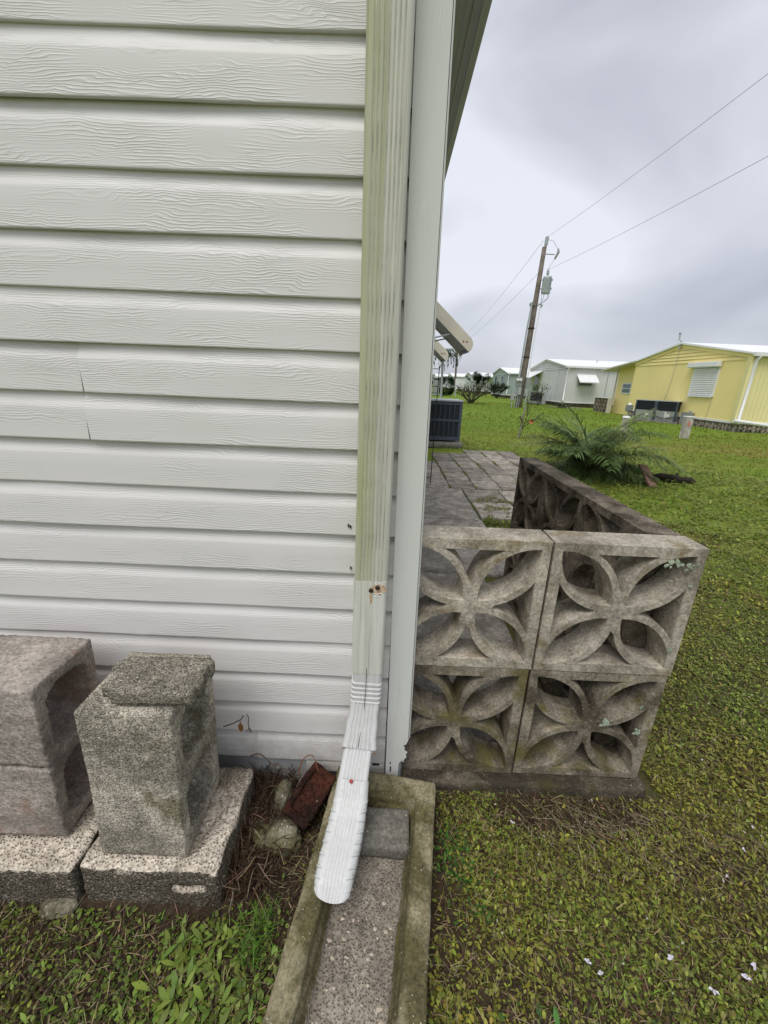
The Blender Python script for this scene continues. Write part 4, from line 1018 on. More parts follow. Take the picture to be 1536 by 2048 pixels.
# ------------------------------------------------------------------ utility poles and wires
def pole():
    a = thing('utility_pole', (7.2, 23, 0), 'tall weathered wooden utility pole with grey transformer and meter boxes at its foot', 'utility pole', 'utility poles')
    B = Vector((7.22, 23, -.1)); T = Vector((7.45, 23, 7.92)); L_ = lambda z: B.lerp(T, (z+.1)/8.02)
    MB().tube([L_(z_) for z_ in (-.1, .5, 2, 4, 6, 7.92)], [.185, .18, .165, .145, .125, .11], 14).build('shaft', M['wood'], a, smooth=True)
    MB().tube([T+Vector((.04, 0, -.05)), T+Vector((.06, 0, .15)), T+Vector((.07, 0, .45))], [.05, .09, .09], 10).build('top_insulator', M['galv'], a)
    for z_, h in ((4.1, .05), (2.65, .05)):
        c = L_(z_); MB().tube([c, c+Vector((0, 0, h))], .18, 12).build('strap', M['black'], a)
    tr = MB().tube([(7.78, 22.85, 5.78), (7.78, 22.85, 5.84), (7.78, 22.85, 6.5), (7.78, 22.85, 6.56)], [.21, .225, .225, .20], 16).build('transformer', M['galv'], a, smooth=False)
    MB().tube([(7.76, 22.85, 6.56), (7.76, 22.85, 6.70), (7.76, 22.85, 6.82), (7.76, 22.85, 6.95)], [.03, .07, .07, .03], 8).build('bushing', M['galv'], tr)
    for z_ in (5.98, 6.38): MB().box(7.45, 7.6, 22.82, 22.88, z_, z_+.05).build('bracket', M['galv'], tr); MB().box(7.98, 8.06, 22.8, 22.9, z_, z_+.08).build('terminal', M['galv'], tr)
    for i in range(6):
        an = -2.4+i*.3; MB().box(7.78+.225*math.cos(an)-.008, 7.78+.225*math.cos(an)+.008, 22.85+.24*math.sin(an), 22.85+.225*math.sin(an), 5.9, 6.45).build('fin', M['acgrey'], tr)
    MB().tube([(7.47, 22.95, 7.60), (7.98, 22.9, 7.58)], .025, 6).build('cross_arm', M['galv'], a)
    MB().tube([(8.12, 22.9, 7.85), (8.16, 22.9, 7.70), (8.02, 22.9, 7.38)], [.035, .07, .05], 8).build('fuse_cutout', M['acgrey'], a)
    MB().tube([(7.55, 22.95, 8.25), (7.85, 22.9, 8.15), (8.08, 22.9, 7.85)], .010, 5).build('jumper', M['wire'], a)
    MB().tube([(8.0, 22.9, 7.35), (7.85, 22.9, 7.1), (7.76, 22.85, 6.92)], .010, 5).build('jumper', M['wire'], a)
    for i, (x_, z0) in enumerate(((7.95, 6.35), (7.9, 5.9), (7.7, 5.85), (7.6, 5.9))):
        MB().tube([(x_, 22.8, z0), (x_-.02, 22.75, 5.55), (7.62, 22.85, 5.28), (7.45, 22.9, 5.2)], .012, 5).build('jumper', M['wire'], a)
    MB().tube([(7.45, 22.85, 5.22), (7.58, 22.8, 5.30), (7.68, 22.8, 5.22), (7.64, 22.8, 5.14)], .05, 8).build('weatherhead', M['galv'], a)
    MB().tube([(7.30, 22.85, 5.22), (7.16, 22.8, 5.34), (7.05, 22.8, 5.26), (7.08, 22.8, 5.16)], .05, 8).build('weatherhead', M['acgrey'], a)
    MB().tube([(7.14, 22.8, 5.3), (7.05, 22.78, 4), (6.98, 22.78, 1.5)], .045, 8).build('conduit', M['galv'], a)
    MB().tube([(7.62, 22.85, 5.2), (7.52, 22.80, 3.5), (7.44, 22.78, 1.4)], .030, 8).build('conduit', M['white'], a)
    mb_ = MB().box(6.80, 7.13, 22.60, 22.78, 1.13, 1.62).build('meter_box', M['acgrey'], a, bevel=.01)
    for x_ in (6.88, 7.03): MB().tube([(x_, 22.60, 1.48), (x_, 22.50, 1.48)], [.075, .06], 12).build('meter', M['white'], mb_)
    MB().box(7.36, 7.60, 22.6, 22.8, 1.05, 1.62).build('meter_box', M['acgrey'], a, bevel=.01)
    MB().box(6.93, 7.14, 22.56, 22.74, .70, 1.10).build('breaker_box', M['galv'], a, bevel=.01)
    MB().box(7.34, 7.50, 22.58, 22.76, .65, 1.0).build('breaker_box', M['galv'], a, bevel=.01)
    for x_, z_ in ((6.90, .0), (7.02, .0), (7.12, 0), (7.45, 0)): MB().tube([(x_, 22.68, z_), (x_, 22.68, 1.15)], .028, 8).build('conduit', M['galv'] if x_ != 7.12 else M['acgrey'], a)
    MB().box(6.62, 6.78, 22.5, 22.68, .38, .90).build('pedestal', M['galv'], a, bevel=.01); MB().box(6.68, 6.72, 22.56, 22.62, -.02, .38).build('pedestal_leg', M['galv'], a)
    b = thing('utility_pole', (9.15, 61, 0), 'thin distant wooden utility pole rising past the end of the nearer awning', 'utility pole', 'utility poles')
    MB().tube([(9.15, 61, -.1), (9.0, 61, 7.2)], [.17, .11], 10).build('shaft', M['wood'], b)
    c = thing('utility_pole', (29.5, 44, 0), 'short dark pole top showing above the roof of the yellow home', 'utility pole', 'utility poles')
    MB().tube([(30.0, 44, -.1), (30.0, 44, 5.0)], [.17, .11], 10).build('shaft', M['wood'], c); MB().tube([(30, 44, 5.0), (30, 44, 5.6)], [.03, .03], 6).build('rod', M['wood'], c)
pole()
def wire(a, b, sag, label, rad=.008):
    a, b = Vector(a), Vector(b); pts = []
    for i in range(41):
        t = i/40; p = a.lerp(b, t); p.z -= sag*4*t*(1-t); pts.append(p)
    mb = MB(); mb.tube(pts, rad, 5)
    tag(mb.build('power_line', M['wire'], None, tuple((a+b)/2)), label, 'power line', 'power lines on the utility poles')
wire((7.52, 23, 8.36), (7.56, -14, 7.4), .55, 'upper power line sweeping up from the pole top to the right edge of the sky', .0058)
wire((7.72, 22.9, 6.88), (8.1, -14, 5.95), .55, 'lower power line sweeping from above the transformer to the right edge of the sky', .0058)
wire((7.35, 23, 8.2), (9.0, 61, 6.9), .55, 'thin upper power line running from the pole top down to the distant pole')
wire((7.30, 23, 6.72), (9.0, 61, 6.1), .35, 'thin lower power line running from below the pole top to the distant pole')

# ------------------------------------------------------------------ small things on the lawn
mp_ = thing('marker_post', (7.85, 10.15, 0), 'square white concrete marker post with red stain standing on open lawn', 'marker post', 'white marker posts')
MB().box(7.76, 7.94, 10.1, 10.25, -.02, .54).build('post', M['postwhite'], mp_, bevel=.01); MB().box(7.75, 7.95, 10.09, 10.26, .54, .575).build('cap', M['white'], mp_, bevel=.01)
MB().prism(blob(7.85, .38, .035, .07, 4, 10.098), (0, -.002, 0)).build('red_mark', plain('red_mark', (.55, .22, .16), .8, var=.3, scale=60), mp_)
mp2 = thing('marker_post', (6.85, 11.3, 0), 'round topped pale marker post half hidden behind the palm fronds', 'marker post', 'white marker posts')
MB().tube([(6.85, 11.3, -.02), (6.85, 11.3, .40)], .09, 12).build('post', M['postwhite'], mp2); MB().tube([(6.85, 11.3, .40), (6.85, 11.3, .45)], [.11, .09], 12).build('cap', M['white'], mp2)
tag(MB().box(-.075, .075, -.18, .18, -.012, .012).build('loose_board', M['plank'], None, (0, 0, 0), bevel=.003), 'weathered pinkish board propped under the palm fronds', 'board')
pb = bpy.data.objects['loose_board']; pb.location = (3.40, 4.36, .10); pb.rotation_euler = (R(42), R(8), R(16))
mb = MB(); lp = [(3.58, 4.62, .03), (3.70, 4.58, .055), (3.82, 4.52, .05), (3.92, 4.50, .04), (4.02, 4.44, .045), (4.08, 4.40, .025)]
mb.tube(lp, [.03, .05, .055, .04, .05, .015], 9); mb.tube([(3.85, 4.5, .06), (3.92, 4.56, .10), (3.97, 4.60, .09)], [.025, .02, .008], 6)
tag(mb.build('rotten_log', M['log'], None, (3.85, 4.5, 0)), 'dark rotten log lying on the grass beside the pinkish board', 'log')

# ------------------------------------------------------------------ plants
def jit(n, base, var=.25, r=RNG):
    base = np.array(base, float); k = 1+r.normal(0, var, (n, 1)); c = np.clip(base[None]*np.clip(k, .35, 2.2), .004, 1); c *= 1+r.normal(0, .08, (n, 3)); return np.clip(c, .003, 1)
def palm():
    r = np.random.default_rng(5); cx, cy = 2.84, 4.78
    a = thing('pygmy_palm', (cx, cy, 0), 'short feathery green palm with arching fronds just beyond the breeze block wall', 'palm')
    MB().tube([(cx, cy, -.05), (cx, cy, .06), (cx+.01, cy, .15)], [.07, .08, .05], 10).build('trunk', M['bark'], a)
    nf = 52
    for i in range(nf):
        yaw = 2*math.pi*i*.382*1.0+r.uniform(-.2, .2); el0 = (r.uniform(.75, 1.3) if i > 26 else r.uniform(.25, .8)) if i > 9 else r.uniform(1.2, 1.5); ln = r.uniform(.95, 1.22) if i < 10 or i > 26 else r.uniform(.55, .85)
        n_ = 12; P = [Vector((cx+.05*math.cos(yaw), cy+.05*math.sin(yaw), .10))]; ang = el0; d = Vector((math.cos(yaw), math.sin(yaw), 0)); cu = r.uniform(1.0, 1.7)
        for k in range(n_): P.append(P[-1]+(d*math.cos(ang)+Vector((0, 0, math.sin(ang))))*ln/n_); ang -= cu/n_
        m = 52; pos = []; yw = []; tl = []; lg = []
        for k in range(m):
            t = .14+.84*k/m; q = t*n_; b = int(q); p = P[b].lerp(P[min(b+1, n_)], q-b)
            for s in (-1, 1):
                pos.append(p); yw.append(yaw+s*(1.15-.55*t)+r.normal(0, .06)); tl.append(r.normal(.12, .18)+(.35 if s == 0 else 0)+(P[min(b+1, n_)]-P[b]).z*3); lg.append(.29*math.sin(math.pi*(.14+.82*t))**.7*r.uniform(.85, 1.1))
        n2 = len(pos); base = (.12, .185, .06) if r.random() < .65 else (.23, .29, .10)
        v, f, c = ribbons(np.array([tuple(p) for p in pos]), np.array(yw), np.array(tl), np.array(lg), np.full(n2, .0135), r.uniform(.4, 1.3, n2), jit(n2, base, .3, r), prof=[.6, 1, .7, .05])
        # mid rib as a ribbon as well
        rb = [];
        mbp = MB(); mbp.tube(P, list(np.linspace(.007, .0015, n_+1)), 4)
        rv = np.array([tuple(q) for q in mbp.v]); rf = np.array([q for q in mbp.f if len(q) == 4])
        V, F, Cc = merge([(v, f, c), (rv, rf, np.tile([.10, .13, .04], (len(rv), 1)))])
        meshobj('frond', V, F, M['leaf'], a, colors=Cc)
    # dead tan fronds hanging at the bottom
    n2 = 90; th = r.uniform(0, 6.28, n2); pos = np.stack([cx+.05*np.cos(th), cy+.05*np.sin(th), r.uniform(.05, .2, n2)], 1)
    v, f, c = ribbons(pos, th, r.uniform(-.4, .5, n2), r.uniform(.2, .42, n2), np.full(n2, .010), r.uniform(.5, 1.6, n2), jit(n2, (.16, .11, .055), .3, r))
    meshobj('dead_leaf', v, f, M['leaf'], a, colors=c)
palm()
def branchy(name, label, x, y, h, wd, seed, leafcol, nleaf, stems=7, lw=.10, cat='shrub', thick=.05):
    r = random.Random(seed); rn = np.random.default_rng(seed); a = thing(name, (x, y, 0), label, cat); tips = []; mb = MB()
    def grow(p, d, ln, rad, lv):
        q = p+d*ln; m_ = p.lerp(q, .5)+Vector((r.uniform(-1, 1), r.uniform(-1, 1), 0))*ln*.08
        mb.tube([p, m_, q], [rad, rad*.85, rad*.7], 6); tips.append(q); tips.append(m_)
        if lv:
            for _ in range(3 if lv > 1 else 2):
                dd = (d+Vector((r.uniform(-.8, .8), r.uniform(-.8, .8), r.uniform(-.15, .6)))).normalized(); grow(q, dd, ln*r.uniform(.6, .85), rad*.62, lv-1)
    for i in range(stems):
        an = 2*math.pi*i/stems+r.uniform(-.3, .3); d = Vector((math.cos(an)*wd/h, math.sin(an)*wd/h, 1.0)).normalized(); grow(Vector((x, y, -.03)), d, h*.42, thick, 2)
    mb.build('branches', M['bark'], a)
    t = np.array([tuple(q) for q in tips]); idx = rn.integers(0, len(t), nleaf)
    pos = t[idx]+rn.normal(0, wd*.06, (nleaf, 3)); pos[:, 2] = np.abs(pos[:, 2])
    v, f, c = ribbons(pos, rn.uniform(0, 6.28, nleaf), rn.uniform(-.3, 1.0, nleaf), rn.uniform(.6, 1.2, nleaf)*lw, np.full(nleaf, lw*.32), rn.uniform(.2, 1, nleaf), jit(nleaf, leafcol, .35, rn))
    tag(meshobj('foliage', v, f, M['leaf'], a, colors=c), kind='stuff'); return a
branchy('bare_shrub', 'sparse multi-stemmed shrub with thick crooked branches on the lawn before the far homes', 5.0, 25.7, 1.45, 1.55, 3, (.07, .09, .03), 800, 8, .16, thick=.06)
branchy('garden_shrub', 'dark leafy shrub at the corner of the sage green home', 9.8, 38.6, 1.5, 1.0, 9, (.03, .05, .02), 1500, 6, .2)
branchy('tall_shrub', 'dark green bushy shrub between the pale grey and sage green far homes', 10.1, 49, 2.6, 1.3, 12, (.02, .04, .018), 2600, 6, .25)
branchy('small_shrub', 'light green shrub behind the utility pole by the dark grey condenser', 9.6, 26.8, 1.5, .55, 21, (.13, .20, .06), 500, 4, .12, thick=.02)
# clipped hedge
def bush(name, label, x, y, rx, ry, h, seed, col, n_=5000, lw=.07, cat='hedge'):
    rn = np.random.default_rng(seed); u_ = rn.normal(0, 1, (n_, 3)); u_ /= np.linalg.norm(u_, axis=1)[:, None]; rad = rn.uniform(.7, 1.02, n_)[:, None]
    box = np.sign(u_)*np.abs(u_)**.6; pos = box*rad*np.array([rx, ry, h/2])+np.array([x, y, h/2])
    v, f, c = ribbons(pos, rn.uniform(0, 6.28, n_), rn.uniform(-.2, 1.2, n_), rn.uniform(.6, 1.2, n_)*lw, np.full(n_, lw*.5), rn.uniform(0, 1, n_), jit(n_, col, .35, rn))
    a = thing(name, (x, y, 0), label, cat); tag(meshobj('foliage', v, f, M['leaf'], a, colors=c), kind='stuff')
    MB().tube([(x, y, -.02), (x, y, h*.6)], .05, 6).build('stem', M['bark'], a); return a
bush('clipped_hedge', 'round clipped dark green hedge bush beyond the slate blue air conditioner', 5.15, 39.5, .75, .75, 1.75, 4, (.03, .055, .02), 6000, .12)
bn = thing('garbage_bin', (4.1, 38.5, 0), 'grey upright bin left of the round clipped hedge', 'bin'); MB().box(3.8, 4.35, 38.2, 38.8, 0, 1.45).build('body', M['acgrey'], bn, bevel=.04); MB().box(3.75, 4.4, 38.15, 38.85, 1.45, 1.55).build('lid', M['black'], bn, bevel=.03)
fp_ = thing('fence_post', (6.1, 39.8, 0), 'white post standing right of the round clipped hedge', 'post'); MB().box(6.02, 6.16, 39.7, 39.85, 0, 1.55).build('post', M['white'], fp_)
# tall palm hidden behind the farther awning
def tallpalm():
    a = thing('palm_tree', (3.4, 28, 0), 'drooping palm crown hanging behind the farther awning by the house corner', 'palm')
    MB().tube([(3.4, 28, -.1), (3.35, 28, 1.5), (3.3, 28, 3.0)], [.09, .08, .08], 8).build('trunk', M['galv'], a)
    r = np.random.default_rng(8)
    for i in range(18):
        yaw = 2.4*i; ang = r.uniform(.2, 1.1); P = [Vector((3.3, 28, 3.0))]; d = Vector((math.cos(yaw), math.sin(yaw), 0))
        for k in range(8): P.append(P[-1]+(d*math.cos(ang)+Vector((0, 0, math.sin(ang))))*.19); ang -= .33
        pos = []; yw = []
        for k in range(26):
            q = .8+7.1*k/26; b = int(q); p = P[b].lerp(P[b+1], q-b)
            for s in (-1, 1): pos.append(tuple(p)); yw.append(yaw+s*1.1)
        n2 = len(pos); v, f, c = ribbons(np.array(pos), np.array(yw), r.uniform(-.6, .2, n2), r.uniform(.3, .5, n2), np.full(n2, .035), r.uniform(.8, 1.6, n2), jit(n2, (.035, .065, .02), .3, r))
        meshobj('frond', v, f, M['leaf'], a, colors=c)
tallpalm()
# horizon trees: a far wood
def farwood():
    rn = np.random.default_rng(3); n_ = 9000; x = rn.uniform(-10, 150, n_); hh = 4.6+2.0*(smoothn(x, x*0, .05, 5)-.5)*2
    pos = np.stack([x, 240+rn.uniform(-6, 6, n_), rn.uniform(0, 1, n_)**.8*hh], 1)
    v, f, c = ribbons(pos, rn.uniform(0, 6.28, n_), rn.uniform(0, 1.3, n_), rn.uniform(.8, 1.8, n_), np.full(n_, .9), rn.uniform(0, 1, n_), jit(n_, (.05, .065, .055), .3, rn))
    tag(meshobj('far_woods', v, f, M['leaf'], None, (60, 240, 0), colors=c), 'low dark line of distant trees along the horizon behind the homes', 'woods', kind='stuff')
farwood()
# young sapling with stake
def sapling():
    a = thing('sapling', (3.0, 8.6, 0), 'young leafy sapling with one orange flower, tied to a pale stake on the lawn', 'sapling')
    MB().tube([(2.96, 8.58, -.02), (2.99, 8.58, .3), (3.03, 8.58, .72)], [.018, .018, .02], 6).build('stake', M['slabconc'], a)
    rr = random.Random(2); tips = []; mb = MB()
    for (q, e) in (((3.0, 8.62, 0), (3.22, 8.62, 1.18)), ((3.05, 8.62, .25), (3.46, 8.6, .58)), ((3.04, 8.62, .2), (2.94, 8.6, .5)), ((3.1, 8.62, .55), (3.05, 8.62, .95)), ((3.1, 8.62, .4), (3.3, 8.6, .42))):
        q = Vector(q); e = Vector(e); mb.tube([q, q.lerp(e, .5)+Vector((.02, 0, .02)), e], [.008, .006, .003], 5)
        for k in range(11): tips.append(tuple(q.lerp(e, .2+.8*k/10)+Vector((0, 0, .01))))
    mb.build('branches', M['bark'], a)
    r = np.random.default_rng(6); t = np.repeat(np.array(tips), 3, 0); n_ = len(t)
    v, f, c = ribbons(t, r.uniform(0, 6.28, n_), r.uniform(-.4, .8, n_), r.uniform(.05, .10, n_), np.full(n_, .042), r.uniform(.3, 1, n_), jit(n_, (.17, .20, .06), .45, r))
    tag(meshobj('foliage', v, f, M['leaf'], a, colors=c), kind='stuff')
    mb = MB()
    for k in range(6):
        an = k*1.047; c0 = Vector((3.20, 8.58, .40)); mb.add([c0, c0+Vector((.05*math.cos(an), -.02, .05*math.sin(an))), c0+Vector((.05*math.cos(an+.8), -.025, .05*math.sin(an+.8)))], [(0, 1, 2)])
    mb.build('flower', plain('orange_petal', (.75, .22, .10), .6), a)
sapling()

# ------------------------------------------------------------------ lawn, weeds, straw
def visible(x, y, mar=.12):
    """keep only what stands outside solid footprints"""
    k = np.ones(len(x), bool)
    a_ = (x-SO.x)*u.x+(y-SO.y)*u.y; b_ = (x-SO.x)*vv.x+(y-SO.y)*vv.y
    k &= ~((a_ > -.008) & (a_ < SW+.006) & (b_ > -.02) & (b_ < SL+.01))
    k &= ~((x < .10) & (y > -.03)); k &= ~((x > .01) & (x < .86) & (y > FY-.045) & (y < .14)); k &= ~((x > .65) & (x < .84) & (y > 0) & (y < 1.32))
    k &= ~((x > .08) & (x < .66) & (y > .1) & (y < 1.44)); k &= ~((x < .87) & (y > 1.3) & (y < 6.6) & (x > 0)); k &= ~((x < 2.24) & (y > 3.6) & (y < 6.45)); k &= ~((x < .86) & (y > 3) & (y < 13))
    k &= ~((x < 1.68) & (y > 2.6) & (y < 3.62)); k &= ~((x < -.33) & (y > -.335)); k &= ~((x < 1.37) & (y > 6.6) & (y < 7.7))
    k &= ~((x > 10.9) & (y > 12))
    return k
def density(x, y):
    d = np.ones(len(x))
    # bare trodden patch in front of the wall corner, and damp soil round the left of the splash block
    e = ((x-.56)/.26)**2+((y+.055)/.085)**2; d *= np.clip((e-.45)*1.4, .04, 1)
    e = ((x+.21)/.13)**2+((y+.22)/.20)**2; d *= np.clip((e-.55)*1.6, .05, 1)
    e = ((x+.22+.25*(y+.3))/.045)**2; d *= np.where((x < -.1) & (y < -.2), np.clip(e*.7+.1, .1, 1), 1)
    e = (x-.185-.14*(y+.1)*-1); d *= np.where((x > 0) & (x < .3) & (y < 0) & (y > -.35), np.clip((x-.17)*9+.25, .25, 1), 1)
    d *= np.clip(.66+1.3*(smoothn(x, y, 2.1, 2)-.35), .42, 1)
    d *= np.where(x < -.12, .62, 1)
    return d
def scatter(n, x0, x1, y0, y1, r):
    x = r.uniform(x0, x1, n); y = r.uniform(y0, y1, n); k = visible(x, y); x, y = x[k], y[k]; k = r.random(len(x)) < density(x, y)
    return x[k], y[k]
def rings(n, r, dmin, dmax):
    """points in the wedge of lawn the camera could see, by distance"""
    d = np.sqrt(r.uniform(dmin**2, dmax**2, n)); a = r.uniform(-1.35 if dmax < 2 else -.95, 1.05, n)
    x = d*np.sin(a)+0; y = -.914+d*np.cos(a); k = visible(x, y) & (y > -1.0); x, y = x[k], y[k]; k = r.random(len(x)) < density(x, y); return x[k], y[k]
OVAL = [.35, 1.0, 1.05, .42]; BLADE = [.7, 1, .7, .05]
def leafcol(x, y, r, base=(.22, .245, .047)):
    n = len(x); c = jit(n, base, .42, r)
    pz = smoothn(x, y, .9, 7)[:, None]; c = c*(1-pz)*np.array([.8, .95, .9])+c*np.array([1.2, 1.0, .85])*pz
    yel = r.random(n) < .16; c[yel] = jit(yel.sum(), (.26, .25, .075), .25, r)
    br = r.random(n) < .12; c[br] = jit(br.sum(), (.10, .06, .03), .3, r)
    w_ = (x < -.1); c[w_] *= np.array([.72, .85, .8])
    return c
def veg():
    r = np.random.default_rng(21); parts = []
    def addr(x, y, h0, h1, yaw, tilt, ln, wd, curl, col, prof):
        z_ = gz(x, y)+r.uniform(h0, h1, len(x)); parts.append(ribbons(np.stack([x, y, z_], 1), yaw, tilt, ln, wd, curl, col, prof=prof))
    for (n, d0, d1, L_) in ((120000, .30, 1.45, .0068), (110000, 1.4, 2.6, .0092), (80000, 2.5, 4.4, .0135), (50000, 4.2, 8.0, .026)):
        x, y = rings(n, r, d0, d1); m = len(x); s_ = np.minimum(r.lognormal(-.05, .38, m), 1.65)
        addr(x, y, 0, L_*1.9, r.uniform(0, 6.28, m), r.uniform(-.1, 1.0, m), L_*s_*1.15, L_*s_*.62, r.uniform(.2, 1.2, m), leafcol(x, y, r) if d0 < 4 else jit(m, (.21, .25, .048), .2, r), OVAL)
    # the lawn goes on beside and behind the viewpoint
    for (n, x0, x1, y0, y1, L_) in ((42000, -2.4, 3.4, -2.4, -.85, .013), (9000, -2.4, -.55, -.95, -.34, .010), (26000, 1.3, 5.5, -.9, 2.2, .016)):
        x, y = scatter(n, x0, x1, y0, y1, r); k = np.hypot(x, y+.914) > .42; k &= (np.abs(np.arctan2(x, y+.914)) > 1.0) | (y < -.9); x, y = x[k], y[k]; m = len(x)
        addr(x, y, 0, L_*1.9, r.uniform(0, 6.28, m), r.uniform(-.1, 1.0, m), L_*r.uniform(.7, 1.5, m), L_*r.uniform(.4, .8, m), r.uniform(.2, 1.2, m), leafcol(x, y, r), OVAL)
    # narrow blades
    for (n, d0, d1, L_) in ((42000, .30, 1.45, .021), (50000, 1.4, 2.6, .030), (30000, 2.5, 4.4, .04), (46000, 4.2, 8.5, .055), (60000, 8.2, 15, .07), (50000, 14.5, 30, .10)):
        x, y = rings(n, r, d0, d1); m = len(x)
        addr(x, y, 0, .006, r.uniform(0, 6.28, m), r.uniform(.2, 1.25, m), L_*r.uniform(.5, 1.2, m), np.full(m, .0024 if d0 < 2 else .004 if d0 < 4 else .008 if d0 < 8 else .014 if d0 < 14 else .03), r.uniform(.2, 1.6, m), (leafcol(x, y, r, (.20, .26, .046)) if d0 < 4 else jit(m, (.175, .275, .032), .10, r)*(1-.30*smoothn(x*.3, y, .25, 31)[:, None]*np.array([-.5, .6, .2]))+np.array([.06, -.02, .015])*np.exp(-((y-8)/2.2)**2)[:, None]), BLADE)
    lw_ = merge(parts)
    tag(meshobj('lawn', *lw_[:2], M['leaf'], None, (2, 2, 0), colors=lw_[2]), 'short mixed lawn of broad leaved weeds and grass', 'grass', kind='stuff')
    # straw and thatch
    parts.clear()
    for (n, d0, d1, L_) in ((34000, .32, 1.6, .030), (26000, 1.5, 3.2, .042)):
        d = np.sqrt(r.uniform(d0**2, d1**2, n)); a = r.uniform(-1.3, 1.02, n); x = d*np.sin(a); y = -.914+d*np.cos(a); k = visible(x, y); x, y = x[k], y[k]; m = len(x)
        c = np.where(r.random((m, 1)) < .38, jit(m, (.33, .26, .15), .3, r), jit(m, (.07, .045, .025), .35, r))
        addr(x, y, 0, .015, r.uniform(0, 6.28, m), r.uniform(-.05, .45, m), L_*r.uniform(.4, 1.3, m), r.uniform(.7, 1.6, m)*(.0011 if d0 < 1 else .0019), r.uniform(-.6, 1.0, m), c, [.8, 1, .9, .4])
    # crumbs of bark, dead leaf and soil on the bare ground round the slabs, the tray and the wall foot
    n = 26000; x = np.concatenate([r.uniform(-1.2, -.05, n), r.uniform(.15, .95, n//2)]); y = np.concatenate([r.uniform(-.75, -.02, n), r.uniform(-.22, .0, n//2)]); k = visible(x, y); x, y = x[k], y[k]; m = len(x)
    cc = jit(m, (.075, .05, .03), .5, r); lt = r.random(m) < .12; cc[lt] = jit(lt.sum(), (.24, .19, .12), .3, r)
    addr(x, y, -.001, .006, r.uniform(0, 6.28, m), r.uniform(-.3, .8, m), r.uniform(.003, .010, m), r.uniform(.0015, .0045, m), r.uniform(-.5, 1, m), cc, [.5, 1, .8, .3])
    # pale straggling runners on the bare patch
    n = 260; x = r.normal(.64, .17, n); y = r.normal(-.09, .06, n); k = visible(x, y); x, y = x[k], y[k]; m = len(x)
    addr(x, y, .002, .010, r.normal(-1.0, .5, m), r.uniform(0, .4, m), r.uniform(.03, .075, m), np.full(m, .0017), r.uniform(-.3, .9, m), jit(m, (.36, .29, .18), .2, r), [.8, 1, .9, .4])
    st = merge(parts); tag(meshobj('straw_thatch', *st[:2], M['leaf'], None, (.5, -.3, 0), colors=st[2]), 'brown straw and dead stems matted between the lawn leaves', 'straw', kind='stuff')
    # bigger soft weeds left of the splash block and along the bottom of the photo
    parts.clear()
    def clump(cx, cy, n, spread, ln, wd, base, tilt=(.25, 1.1)):
        x = r.normal(cx, spread, n); y = r.normal(cy, spread, n); k = visible(x, y); x, y = x[k], y[k]; m = len(x)
        if not m: return
        addr(x, y, .0, .012, r.uniform(0, 6.28, m), r.uniform(*tilt, m), ln*r.uniform(.6, 1.25, m), wd*r.uniform(.7, 1.2, m), r.uniform(.3, 1.4, m), jit(m, base, .22, r), [.3, .8, 1.0, .12])
    for (cx, cy, n, sp_, ln, wd) in ((-.30, -.50, 60, .055, .050, .015), (-.36, -.44, 50, .04, .046, .014), (-.27, -.58, 60, .06, .05, .014), (-.40, -.40, 34, .025, .045, .013), (-.23, -.48, 40, .03, .028, .016), (-.32, -.38, 26, .022, .040, .012),
                                     (-.245, -.33, 60, .028, .020, .011), (-.20, -.40, 40, .02, .020, .011), (-.50, -.52, 40, .08, .03, .010), (-.62, -.48, 40, .08, .028, .009), (-.45, -.60, 50, .1, .034, .011)):
        clump(cx, cy, int(n*1.05), sp_*1.0, ln*.72, wd*.72, (.19, .265, .052))
    n = 150; x = r.normal(-.245, .022, n); y = r.normal(-.37, .030, n); m = n
    addr(x, y, 0, .004, r.uniform(0, 6.28, m), r.uniform(.5, 1.35, m), r.uniform(.03, .06, m), np.full(m, .0022), r.uniform(.3, 1.4, m), jit(m, (.11, .21, .03), .25, r), BLADE)
    for i in range(16):
        cx = r.uniform(.15, .62); cy = r.uniform(-.60, -.50); clump(cx, cy, 9, .018, .030, .014, (.085, .19, .045), (.15, .8))
    for i in range(10): clump(r.uniform(.17, .3), r.uniform(-.3, -.1), 18, .02, .015, .006, (.06, .16, .025))
    for i in range(8): clump(r.uniform(.13, .17)+.0, r.uniform(.25, .45), 10, .02, .03, .012, (.05, .12, .03))
    wd_ = merge(parts); tag(meshobj('weeds', *wd_[:2], M['leaf'], None, (-.3, -.45, 0), colors=wd_[2]), 'bright soft leaved weeds growing by the slabs and splash block', 'weeds', kind='stuff')
    # dead roots and vine stems heaped against the wall
    parts.clear()
    n = 3200; x = r.uniform(-.36, -.125, n); y = r.uniform(-.30, -.012, n); k = (x < -.30+r.uniform(-.03, .12, n)) | (r.random(n) < .5); k &= ~((x > -.21+.1*y) & (y < -.05)); x, y = x[k], y[k]; m = len(x)
    c = np.where(r.random((m, 1)) < .2, jit(m, (.26, .19, .13), .3, r), jit(m, (.065, .036, .02), .4, r))
    addr(x, y, .0, .045, r.uniform(0, 6.28, m), r.uniform(-.3, .7, m), r.uniform(.03, .10, m), r.uniform(.0012, .0026, m), r.uniform(-1.2, 2.0, m), c, [.9, 1, .9, .4])
    dr = merge(parts); tag(meshobj('dead_roots', *dr[:2], M['leaf'], None, (-.25, -.1, 0), colors=dr[2]), 'tangle of brown dead roots heaped against the wall base', 'roots', kind='stuff')
    # moss between patio pavers
    parts.clear()
    n = 5000; i = r.integers(0, 6, n); x = .72+.3*i+r.normal(0, .012, n); y = r.uniform(3.6, 6.3, n); k = smoothn(x, y, 1.1, 12) > .60; x, y = x[k], y[k]
